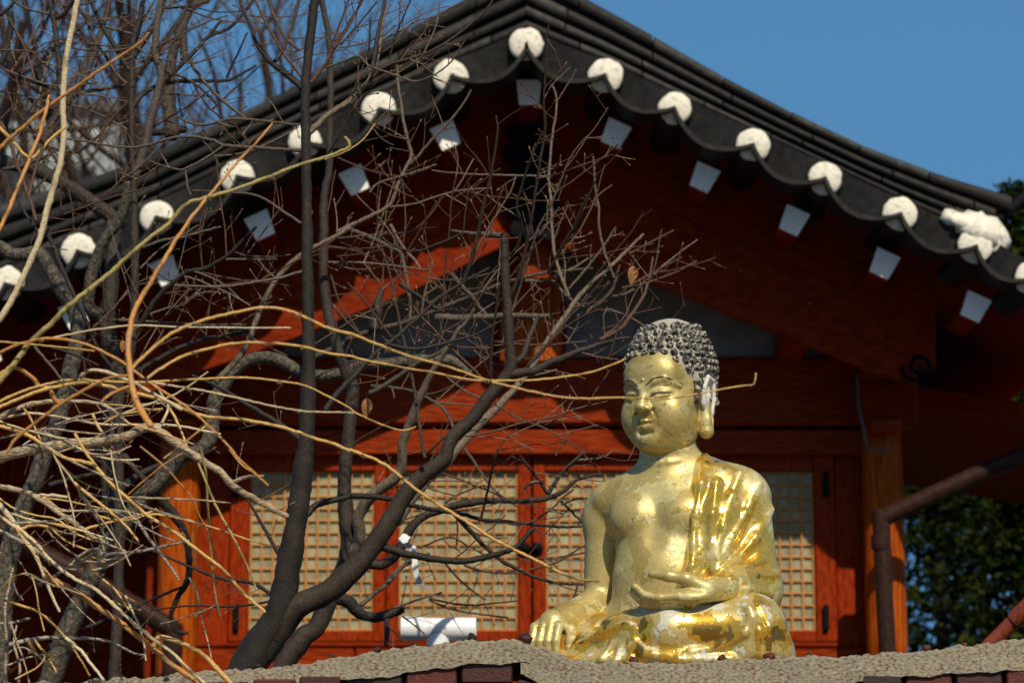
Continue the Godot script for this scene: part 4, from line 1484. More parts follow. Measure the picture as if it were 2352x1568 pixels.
# one stem of a plant, with its own side twigs
func stem(plant: Node3D, called: String, mat: String, col: Color, r0: float, r1: float, parts: Array, base_z: float, twigs := 0.0, knots := 0.0) -> void:
	var raw := stem_points(parts)
	# smooth curve through the measured points
	var flat := PackedVector2Array()
	var m := raw.size()
	for i in m - 1:
		var a := raw[maxi(i - 1, 0)]
		var d := raw[mini(i + 2, m - 1)]
		var steps := clampi(int(raw[i].distance_to(raw[i + 1]) / 9.0), 2, 14)
		for k in steps:
			flat.append(raw[i].cubic_interpolate(raw[i + 1], a, d, float(k) / steps))
	flat.append(raw[m - 1])
	var n := flat.size()
	# joined to the plant where it touches it; the free end leans nearer or farther
	var z0 := base_z + rng.randf_range(-0.08, 0.08)
	var z1 := z0
	var length := 0.0
	for i in n - 1:
		length += flat[i].distance_to(flat[i + 1])
	var lean := rng.randf_range(-0.5, 0.6) * minf(length * px(base_z), 0.8)
	if laid.size():
		var e0 := nearest(flat[0])
		var e1 := nearest(flat[n - 1])
		if e0[0] <= e1[0]:
			z0 = e0[1] if e0[0] < 70.0 else z0
			z1 = clampf(z0 + lean, base_z - 0.45, base_z + 0.6)
		else:
			z1 = e1[1] if e1[0] < 70.0 else z1
			z0 = clampf(z1 + lean, base_z - 0.45, base_z + 0.6)
	else:
		z1 = z0 + lean * 0.3
	var pts := PackedVector3Array()
	var rad := PackedFloat32Array()
	var kept := []
	var wob := rng.randf() * 100.0
	var run := 0.0
	var next_knot := rng.randf_range(12.0, 40.0)
	for i in n:
		var f := float(i) / (n - 1)
		var z := lerpf(z0, z1, f)
		var r := lerpf(r1, r0, pow(1.0 - f, 2.8 if r0 > 40.0 else (1.5 if r0 > 20.0 else 1.0)))
		var w := Vector2(bark_noise.get_noise_2d(i * 3.0, wob), bark_noise.get_noise_2d(i * 3.0, wob + 50.0)) * minf(2.2, r * 0.5)
		pts.append(at(flat[i].x + w.x, flat[i].y + w.y, z))
		if i > 0:
			run += flat[i].distance_to(flat[i - 1])
		var k := 1.0
		if knots > 0.0 and run > next_knot:
			k = 1.0 + knots
			next_knot = run + rng.randf_range(30.0, 75.0)
		rad.append(maxf(r, 0.9) * k * px(z))
		kept.append(Vector3(flat[i].x, flat[i].y, z))
	laid.append(kept)
	var mb := MB.new()
	var vine_ := col.r > 0.3
	mb.col = (col * (rng.randf_range(1.5, 1.9) if vine_ else rng.randf_range(0.85, 1.25))).clamp()
	var thick := r0 > 11.0
	mb.tube(pts, rad, 14 if thick else (8 if r0 > 4.0 else 6), 0.24 if thick else 0.12, bark_noise, 9.0 if thick else 25.0)
	# weathered patches along the stem
	var grey := col.lerp(Color(0.33, 0.30, 0.26), 0.25) if vine_ else col.lerp(Color(0.20, 0.15, 0.10), 0.13)
	for i in mb.v.size():
		var w := bark_noise.get_noise_3dv(mb.v[i] * 11.0) + 0.5 * bark_noise.get_noise_3dv(mb.v[i] * 31.0)
		if w > 0.12:
			mb.c[i] = mb.c[i].lerp((grey * (1.7 if vine_ else 1.1)).clamp(), clampf((w - 0.12) * 4.0, 0.0, 0.85))
		elif w < -0.2:
			mb.c[i] = mb.c[i].lerp((col * 0.8).clamp(), clampf((-0.2 - w) * 4.0, 0.0, 0.85))
	# side twigs
	var count := int(length / 100.0 * twigs * 0.95 + rng.randf())
	for t in count:
		var i := rng.randi_range(int(n * 0.12), n - 2)
		var dir := (pts[i + 1] - pts[i]).normalized()
		var side := dir.cross(Vector3(0, 0, 1)).normalized() * (1.0 if rng.randf() < 0.5 else -1.0)
		side = (side + Vector3(0, rng.randf_range(-0.1, 0.35), rng.randf_range(-0.7, 0.7))).normalized()
		twig(mb, pts[i], (dir * rng.randf_range(0.5, 1.1) + side).normalized(), rng.randf_range(26.0, 95.0) * px(base_z), minf(rad[i] * 0.6, rng.randf_range(0.9, 1.6) * px(base_z)), 1)
	put(mb, called, M[mat], plant)


func twig(mb: MB, p: Vector3, d: Vector3, length: float, r: float, level: int) -> void:
	var keep := mb.col
	mb.col = (RED if rng.randf() < 0.75 else PALE) * rng.randf_range(1.0, 1.9)
	var pts := PackedVector3Array([p])
	var rad := PackedFloat32Array([r])
	var steps := 5
	for i in steps:
		d = (d + Vector3(rng.randf_range(-0.09, 0.09), rng.randf_range(-0.06, 0.12), rng.randf_range(-0.09, 0.09))).normalized()
		p += d * length / steps
		pts.append(p)
		rad.append(r * lerpf(1.0, 0.62, (i + 1.0) / steps))
		if level > 0 and i > 0 and rng.randf() < 0.2:
			var s := Vector3(rng.randf_range(-1, 1), rng.randf_range(-0.3, 0.8), rng.randf_range(-0.6, 0.6)).normalized()
			twig(mb, p, (d * 0.7 + s).normalized(), length * rng.randf_range(0.3, 0.6), r * 0.7, level - 1)
	mb.tube(pts, rad, 5)
	# a bud at the tip
	mb.col = Color(0.36, 0.25, 0.11) if rng.randf() < 0.5 else RED
	mb.tube(PackedVector3Array([p - d * 0.002, p + d * 0.004, p + d * 0.010]), PackedFloat32Array([r * 0.7, r * 1.6, r * 0.4]), 5)
	mb.col = keep


# dried tufts where leaves fell from a vine
func tuft(mb: MB, p: Vector3, size: float) -> void:
	for k in 12:
		var d := Vector3(rng.randf_range(-1, 1), rng.randf_range(-1, 0.5), rng.randf_range(-0.6, 1)).normalized()
		var q := p + d * size * rng.randf_range(0.4, 1.0)
		mb.tube(PackedVector3Array([p, p.lerp(q, 0.55) + Vector3(0, 0.001, 0), q + Vector3(rng.randf_range(-1, 1), rng.randf_range(-1, 1), 0) * size * 0.3]), PackedFloat32Array([0.0009, 0.0008, 0.0005]), 4)


func plant(called: String, label: String, category: String, foot: Vector3) -> Node3D:
	laid = []
	var t := thing(called, label, category)
	if foot != Vector3.ZERO:
		t.position = Vector3.ZERO
	return t


func woody_plants() -> void:
	bark_noise = noise(1.0, 77, 3)
	rng.seed = 500
	tree_mottled()
	tree_grey()
	tree_pale()
	tree_dark()
	vines()


func lay(t: Node3D, mat: String, z: float, twigs: float, knots: float, rows: Array) -> void:
	for r in rows:
		var col: Color = r[0]
		var parts: Array = r.slice(3)
		var kind := mat
		var tw := twigs
		if r[1] > 11.0:
			tw = 0.0
		stem(t, "branch", kind, col, r[1], r[2], parts, z, tw, knots)


# down to the soil, out of sight behind the wall
func root(t: Node3D, mat: String, col: Color, x: float, y: float, z: float, r: float) -> void:
	var a := at(x, y, z)
	var mb := MB.new()
	mb.col = col
	mb.tube(PackedVector3Array([a, Vector3(a.x - 0.05, a.y * 0.5, a.z), Vector3(a.x - 0.06, -0.05, a.z)]), PackedFloat32Array([r * px(z), r * 1.15 * px(z), r * 1.5 * px(z)]), 14, 0.25, bark_noise, 9.0)
	put(mb, "trunk", M[mat], t)


func tree_mottled() -> void:
	var z := 8.3
	var t := plant("old_tree", "old tree with thick lichen-mottled gnarled trunks at the picture's edge", "tree", Vector3.ZERO)
	root(t, "lichen", MOTTLED, -10, 1568, z, 27)
	root(t, "lichen", MOTTLED, 108, 1575, z, 26)
	lay(t, "lichen", z, 0.0, 0.0, [
		[MOTTLED, 27, 17, [7, -30, 1567, 0, 1200, 30, 900, 80, 600, 150, 400, 240, 200, 300, 0], [4, 380, 1350, 430, 1150, 480, 950, 520, 750, 510, 600, 440, 480, 360, 350, 280, 220, 220, 190, 100, 200, 0, 150, -80, 120]],
		[MOTTLED, 26, 13, [7, 320, 1590, 420, 1300, 500, 1100, 600, 880, 700, 700, 830, 500, 950, 330, 1080, 200, 1230, 30], [4, 1300, 1540, 1400, 1450, 1430, 1300, 1440, 1180, 1500, 1080, 1550, 1000, 1640, 920, 1750, 890, 1850, 900, 1950, 950, 2050, 1000, 2200, 1010, 2352, 980], [5, 130, 965, 250, 940, 400, 930, 600, 910, 750, 905, 850, 915]],
		[BROWN, 21, 17, [7, 780, 520, 740, 300, 740, 0], [4, 740, 1400, 740, 1200, 760, 1000, 740, 850, 720, 700, 740, 450, 760, 200, 760, 0], [1, 800, 1500, 700, 1420, 560, 1320, 400, 1220, 280, 1160, 200, 1120, 100, 1110, 20, 1080, -60, 1050]],
		[MOTTLED, 15, 12, [4, 700, 620, 600, 560, 600, 400, 650, 230, 700, 100], [1, 800, 1480, 850, 1330, 860, 1230]],
		[BROWN, 15, 5, [1, 200, 1120, 300, 930, 420, 720, 550, 560, 620, 380, 680, 200, 740, 0, 760, -60]],
		[BROWN, 19, 7, [1, 1160, 900, 1150, 860, 1130, 650, 1150, 400, 1190, 250, 1260, 100, 1310, 0, 1330, -50]],
		[BROWN, 9, 8, [1, 1020, 890, 1130, 880, 1240, 870]],
		[BROWN, 11, 6, [1, 1240, 400, 1230, 200, 1270, 60, 1400, 0]],
		[MOTTLED, 12, 5, [5, 850, 915, 920, 950, 980, 1000]],
		[BROWN, 15, 7, [5, 330, 700, 345, 600, 352, 520, 385, 435]],
		[DARK, 16, 10, [8, 60, 1000, 150, 1020, 230, 1100, 330, 1130, 450, 1100, 520, 1070]],
		[DARK, 7, 6, [8, 410, 1110, 415, 1200, 412, 1310]],
		[BROWN, 12, 4, [7, 1080, 340, 1150, 420, 1220, 520, 1260, 650, 1270, 800, 1250, 900, 1180, 1020, 1150, 1120, 1180, 1220, 1260, 1230]],
		[DARK, 7, 4, [7, 330, 240, 500, 190, 640, 160, 720, 130]],
		[BROWN, 9, 4, [7, 830, 40, 900, 130, 1010, 230]],
		[DARK, 5, 3, [7, 540, 1210, 700, 1150, 850, 1090, 1010, 1010, 1240, 915]],
		[DARK, 10, 6, [7, 800, 270, 900, 190, 1010, 130, 1090, 90]],
		[GREY, 6, 3, [1, 0, 100, 60, 50, 110, -10]],
		[DARK, 9, 7, [1, 60, 80, 70, 180, 40, 330, 0, 430]],
	])


func tree_grey() -> void:
	var z := 7.5
	var t := plant("slender_tree", "slender grey-barked tree of upright stems crossing the sky beside the thin pale cane", "tree", Vector3.ZERO)
	root(t, "bark", BROWN, 262, 1560, z, 13)
	lay(t, "bark", z, 1.5, 0.0, [
		[BROWN, 13, 6, [0, 262, 1560, 272, 1300], [4, 800, 1050, 850, 950, 890, 750, 900, 550, 905, 300, 900, 0], [1, 900, 1350, 890, 1100, 885, 900, 880, 700, 885, 550, 890, 300, 930, 150, 960, 0, 970, -50]],
		[GREY, 11, 8, [1, 905, 1180, 950, 1060, 1000, 850, 1050, 650, 1080, 500, 1040, 350, 1050, 200, 1080, 0, 1090, -50]],
		[DARK, 7, 5, [1, 865, 470, 780, 330, 700, 200, 620, 40, 590, -40]],
		[BROWN, 9, 6, [1, 890, 380, 980, 250, 1060, 120, 1100, 0, 1110, -50]],
		[DARK, 8, 6, [1, 400, 640, 390, 400, 360, 150, 330, 0, 325, -50]],
		[DARK, 5, 4, [1, 350, 130, 430, 90, 490, 0, 505, -40]],
		[BROWN, 4, 3, [1, 1060, 340, 1150, 220, 1230, 100, 1260, 0]],
		[DARK, 6, 4, [1, 1080, 560, 1200, 450, 1330, 320, 1400, 245, 1530, 190, 1640, 80, 1700, 0]],
		[DARK, 5, 3, [1, 1400, 245, 1450, 180, 1485, 140]],
		[DARK, 7, 3, [1, 885, 720, 950, 640, 1050, 580, 1200, 545, 1400, 545, 1540, 535, 1650, 480, 1720, 440]],
		[GREY, 4, 4, [1, 580, -20, 600, 200, 700, 370, 780, 500, 850, 560]],
		[PALE, 5, 3.5, [1, 1270, 400, 1370, 550, 1500, 680, 1640, 790]],
		[GREY, 4, 3, [1, 1220, 800, 1350, 840, 1550, 800, 1750, 810, 2000, 840]],
		[GREY, 3.5, 2.6, [1, 480, 710, 600, 740, 720, 800, 855, 870]],
		[GREY, 5.5, 4, [1, 500, 620, 600, 610, 720, 590, 855, 575]],
		[RED, 3, 2, [1, 80, 180, 230, 370, 380, 500]],
		[RED, 3.5, 2, [1, 235, 550, 180, 360, 110, 220, 60, 120]],
		[BROWN, 3.6, 2.6, [1, -10, 440, 100, 510, 240, 560, 390, 610]],
		[GREY, 3, 2, [1, -10, 610, 150, 640, 330, 690]],
		[GREY, 4, 3, [1, 70, -10, 180, 60, 340, 92]],
		[GREY, 3, 2.4, [1, 0, 335, 150, 340, 260, 350, 390, 300]],
		[BROWN, 2.4, 1.5, [1, 0, 800, 100, 700, 180, 660]],
		[RED, 3, 2, [1, 100, 740, 200, 850, 330, 1000, 400, 1180, 405, 1420]],
		[RED, 2.6, 1.8, [1, 430, 1440, 650, 1360, 800, 1310, 1020, 1250]],
		[RED, 2.6, 2, [1, 700, 1310, 800, 1220, 870, 1100, 920, 1000]],
		[RED, 2.8, 2, [1, 440, 930, 520, 940, 640, 960]],
		[RED, 3.2, 2, [1, 1300, 570, 1400, 720, 1530, 820, 1620, 880, 1670, 970]],
		[BROWN, 3, 2, [1, 1520, 520, 1600, 350, 1660, 220]],
		[RED, 3, 2, [1, 640, 1020, 680, 900, 750, 800, 860, 680]],
		[RED, 3, 2, [1, 920, 920, 1050, 840, 1180, 760, 1280, 700, 1400, 610]],
		[GREY, 2.6, 2, [1, 1110, 630, 1280, 640, 1430, 645]],
		[GREY, 2.8, 2, [1, 480, 320, 620, 340, 760, 340, 870, 320]],
		[GREY, 2.5, 1.6, [1, 900, 300, 1000, 370, 1100, 400, 1300, 420, 1450, 380]],
		[BROWN, 2.5, 1.6, [1, 1100, 55, 1300, 50, 1450, 80, 1630, 75]],
		[GREY, 3, 2, [1, 760, 0, 850, 30, 950, 90, 1020, 130]],
		[GREY, 2.5, 2, [1, 500, 210, 560, 260, 640, 300, 880, 310]],
		[RED, 3, 2, [1, 660, 190, 740, 120, 860, 100]],
		[GREY, 2.6, 2, [1, 560, 90, 610, 150, 670, 200]],
		[RED, 3, 2, [1, 960, 140, 1000, 60, 1040, 0]],
		[PALE, 4, 3, [1, 240, 870, 260, 650, 300, 480, 350, 330, 380, 180, 420, 0]],
		[GREY, 5, 4, [1, -10, 1145, 150, 1110, 280, 1060, 370, 1010]],
		[BROWN, 5, 3, [1, 230, 920, 330, 990, 440, 1020, 520, 1020, 600, 960, 690, 890]],
		[BROWN, 3, 2, [1, 600, 740, 610, 860, 590, 900]],
		[DARK, 4, 3, [1, 60, 1200, 120, 1350, 200, 1480, 260, 1567]],
		[RED, 5, 4, [1, 0, 820, 60, 950, 130, 1150, 200, 1350, 240, 1480]],
		[DARK, 6, 4, [4, 300, 0, 370, 180, 440, 350, 500, 480, 580, 650, 650, 820, 760, 970]],
		[GREY, 4, 3, [4, 800, 640, 870, 640, 1150, 660, 1400, 670, 1650, 670]],
		[GREY, 4, 3, [4, 230, 820, 350, 960, 420, 1050]],
		[DARK, 4, 3, [4, 350, 825, 500, 870, 660, 945]],
		[RED, 3, 2, [4, 620, 690, 760, 560, 880, 400, 940, 330]],
		[DARK, 6, 4, [4, 920, 980, 1150, 850, 1350, 770, 1550, 740, 1680, 710]],
		[GREY, 2.5, 1.8, [4, 940, 290, 1050, 180, 1150, 110, 1250, 50, 1330, 0]],
		[GREY, 4, 3, [4, 960, 150, 1080, 105, 1200, 85, 1300, 60, 1480, 10]],
		[GREY, 3, 2, [4, 1000, 600, 1130, 555, 1230, 535, 1320, 450, 1360, 420]],
		[DARK, 7, 3.4, [4, 910, 720, 980, 600, 1060, 480, 1180, 370, 1260, 310, 1380, 290, 1520, 210, 1600, 130, 1720, 10]],
		[RED, 3, 2, [4, 1360, 310, 1345, 150, 1340, 0]],
		[RED, 2.5, 2, [4, 1350, 315, 1500, 350, 1680, 375, 1850, 365]],
		[PALE, 2.5, 2, [4, 1240, 345, 1330, 370, 1400, 400, 1560, 470, 1680, 540]],
		[GREY, 3, 2, [4, 1520, 230, 1700, 230, 1860, 230]],
	])
	thicket(t, "branch", 34, z, Vector2(-20, -20), Vector2(640, 520), -45.0, 75.0, Vector2(70, 230), Vector2(1.8, 4.2), [GREY, RED, BROWN], ["bark", "twig", "bark"], 1.2, 0.0)
	thicket(t, "branch", 16, z, Vector2(60, 520), Vector2(660, 1000), -20.0, 80.0, Vector2(70, 200), Vector2(1.8, 3.4), [GREY, RED, PALE], ["bark", "twig", "bark"], 1.0, 0.0)
	shoots(t, z, 50, Vector2(-10, 0), Vector2(680, 900), -50.0, 70.0)


func tree_pale() -> void:
	var z := 7.9
	var t := plant("pale_tree", "pale-stemmed bare tree standing just behind the dark forked tree", "tree", Vector3.ZERO)
	root(t, "bark", PALE, 640, 1545, z, 24)
	lay(t, "bark", z, 1.3, 0.0, [
		[BROWN, 24, 7, [0, 640, 1545, 690, 1470], [8, -60, 1200, 30, 1000, 100, 850, 150, 700, 160, 600, 140, 400, 130, 200, 150, 0], [5, 160, 1400, 170, 1250, 185, 1100, 150, 1000, 90, 850, 30, 650, 0, 450, -10, 300], [1, 2175, 1560, 2180, 1300, 2210, 1150, 2215, 900, 2220, 700, 2220, 450, 2200, 200, 2160, 0, 2150, -50]],
		[PALE, 16, 4, [8, 180, 700, 230, 600, 225, 450, 280, 350, 400, 240, 500, 160, 520, 40], [5, 520, 1450, 550, 1380, 600, 1250, 640, 1150, 690, 1050, 740, 950, 850, 780, 900, 700, 960, 640, 1000, 560]],
		[BROWN, 14, 3.4, [8, 160, 740, 370, 770, 480, 700, 540, 590, 600, 500, 700, 430, 800, 400, 900, 370, 1100, 345, 1300, 345, 1480, 330, 1600, 280, 1700, 200, 1850, 165]],
		[PALE, 14, 3, [8, 480, 480, 650, 240, 800, 100], [5, 1000, 1380, 1100, 1280, 1200, 1180, 1290, 1080, 1400, 930, 1460, 830, 1550, 700, 1630, 590, 1700, 490, 1800, 380, 1950, 250, 2140, 60]],
		[PALE, 8, 3, [4, 1430, 1080, 1480, 1020, 1600, 900, 1650, 820, 1690, 720, 1750, 560, 1820, 420, 1900, 310, 2020, 200, 2150, 130, 2352, 20], [2, 80, 1560, 200, 1500, 330, 1440, 440, 1370, 490, 1240, 550, 1110, 580, 1040, 540, 880, 510, 700, 490, 560, 485, 440]],
		[PALE, 3.6, 2.4, [2, 580, 1100, 700, 960, 850, 800, 940, 680, 980, 605]],
		[PALE, 2.8, 2, [2, 440, 1390, 600, 1370, 750, 1320, 900, 1280, 1120, 1265]],
		[PALE, 2.5, 2, [2, 300, 1290, 360, 1230, 550, 1170, 750, 1105]],
		[RED, 2.4, 2, [2, 90, 1060, 250, 1130, 400, 1170, 550, 1190]],
		[GREY, 8, 2.6, [4, 2110, 890, 2352, 780], [5, 150, 770, 350, 700, 520, 660, 700, 590, 850, 530, 1000, 470, 1170, 400, 1300, 360, 1480, 320, 1650, 305, 1800, 290]],
		[GREY, 10, 6, [5, 750, 620, 900, 625, 1080, 615, 1250, 610, 1400, 610, 1505, 610]],
		[GREY, 6, 5, [5, 845, 325, 900, 390, 970, 460, 1050, 570, 1090, 610]],
		[GREY, 5, 3.4, [5, 160, 30, 300, 80, 420, 140, 510, 190, 540, 320, 570, 500, 575, 640]],
		[PALE, 4, 3, [5, 440, 0, 520, 140, 600, 230, 640, 290]],
		[PALE, 4.4, 2, [5, 1640, 480, 1590, 350, 1545, 200, 1525, 0], [2, 1520, 1350, 1505, 1190, 1530, 900, 1555, 750, 1550, 620, 1520, 570]],
		[PALE, 2.5, 1.6, [2, 1500, 1185, 1350, 1180, 1150, 1175, 900, 1165, 720, 1145]],
		[PALE, 3.6, 2.4, [5, 1940, 350, 1880, 180, 1840, 0], [2, 1840, 1400, 1815, 1250, 1810, 1120, 1800, 1050]],
		[GREY, 7, 3, [5, 1700, 620, 1800, 560, 1890, 480, 1940, 420, 1980, 270]],
		[GREY, 3.6, 2.6, [5, 1900, 480, 2000, 470, 2080, 430]],
		[RED, 3, 2, [5, 2000, 420, 2150, 390, 2352, 320, 2500, 240]],
		[RED, 2.5, 1.8, [5, 2060, 400, 2200, 320, 2400, 215]],
		[RED, 2.5, 1.8, [5, 2050, 190, 2200, 110, 2345, 35]],
		[PALE, 3, 2, [5, 1530, 350, 1700, 270, 1800, 200]],
		[PALE, 3.4, 2.2, [5, 1640, 430, 1750, 300, 1860, 160, 1955, 15]],
		[PALE, 4, 2.6, [5, 1350, 370, 1450, 375, 1540, 380, 1600, 450, 1700, 530, 1830, 570, 1920, 565]],
		[GREY, 2.4, 1.8, [5, 1510, 620, 1650, 690, 1800, 750]],
		[GREY, 4, 3, [5, 310, 1080, 450, 1090, 600, 1120, 740, 1190, 800, 1240, 860, 1350, 900, 1450, 980, 1560], [8, 1060, 170, 1150, 280, 1250, 360]],
		[GREY, 3, 2, [5, 820, 1020, 950, 1120, 1150, 1210, 1300, 1300, 1470, 1360, 1600, 1440]],
		[GREY, 2.8, 2, [5, 740, 1190, 850, 1200, 1050, 1215]],
		[GREY, 7, 4, [5, 300, 1130, 380, 1090, 500, 1010, 620, 930, 740, 870, 850, 800]],
		[PALE, 6, 4, [8, 420, 900, 470, 830, 560, 760, 700, 700]],
		[GREY, 6, 3, [8, 240, 1040, 330, 970, 440, 880, 520, 780]],
		[GREY, 3, 2, [8, 470, 1060, 650, 1000, 785, 958]],
		[RED, 2.8, 2, [8, 700, 1010, 850, 1070, 1000, 1100, 1230, 1130]],
		[RED, 2.8, 2, [8, 700, 1000, 900, 1040, 1060, 1040, 1290, 1015]],
		[RED, 2.8, 2, [8, 800, 750, 880, 850, 980, 940, 1080, 1010]],
		[RED, 2.4, 1.8, [8, 520, 1120, 600, 1180, 670, 1240]],
		[RED, 2.2, 1.8, [8, 420, 1180, 500, 1260, 550, 1310]],
		[RED, 2.6, 2, [8, 640, 660, 750, 610, 850, 590, 950, 640, 1060, 700]],
		[RED, 2.4, 1.8, [8, 880, 670, 890, 560, 885, 470]],
		[GREY, 2.4, 1.8, [8, 640, 240, 760, 280, 880, 310]],
		[RED, 2.8, 2, [8, 760, 150, 880, 190, 1000, 240, 1130, 290, 1290, 380]],
		[RED, 2.6, 2, [8, 450, 490, 600, 450, 670, 420]],
		[RED, 2.6, 2, [8, 800, 360, 900, 300, 1000, 260, 1070, 240]],
		[PALE, 3, 2, [5, 0, 250, 200, 250, 400, 265, 600, 290, 680, 300]],
		[GREY, 2.4, 1.8, [5, 40, 250, 180, 295, 290, 295]],
		[GREY, 2.2, 1.6, [5, 0, 100, 200, 75, 400, 60, 580, 45]],
		[RED, 2.2, 1.6, [5, 20, 150, 150, 160, 300, 210, 420, 290, 600, 330, 770, 375]],
		[RED, 2.2, 1.6, [5, 80, 210, 280, 190, 430, 145]],
		[GREY, 4, 3, [5, 0, 470, 100, 600, 230, 730]],
		[RED, 2.6, 2, [5, 40, 340, 100, 530, 170, 630, 240, 740]],
		[RED, 2.4, 1.8, [5, 690, 530, 850, 430, 1000, 340, 1105, 290]],
	])
	shoots(t, z, 46, Vector2(640, 420), Vector2(1500, 1250), -40.0, 60.0)


# fine straight shoots
func shoots(t: Node3D, z: float, n: int, lo: Vector2, hi: Vector2, heading: float, spread: float) -> void:
	thicket(t, "branch", n, z, lo, hi, heading, spread, Vector2(70, 240), Vector2(1.2, 2.1), [RED, RED, PALE], ["twig", "twig", "twig"], 0.5, 0.0)


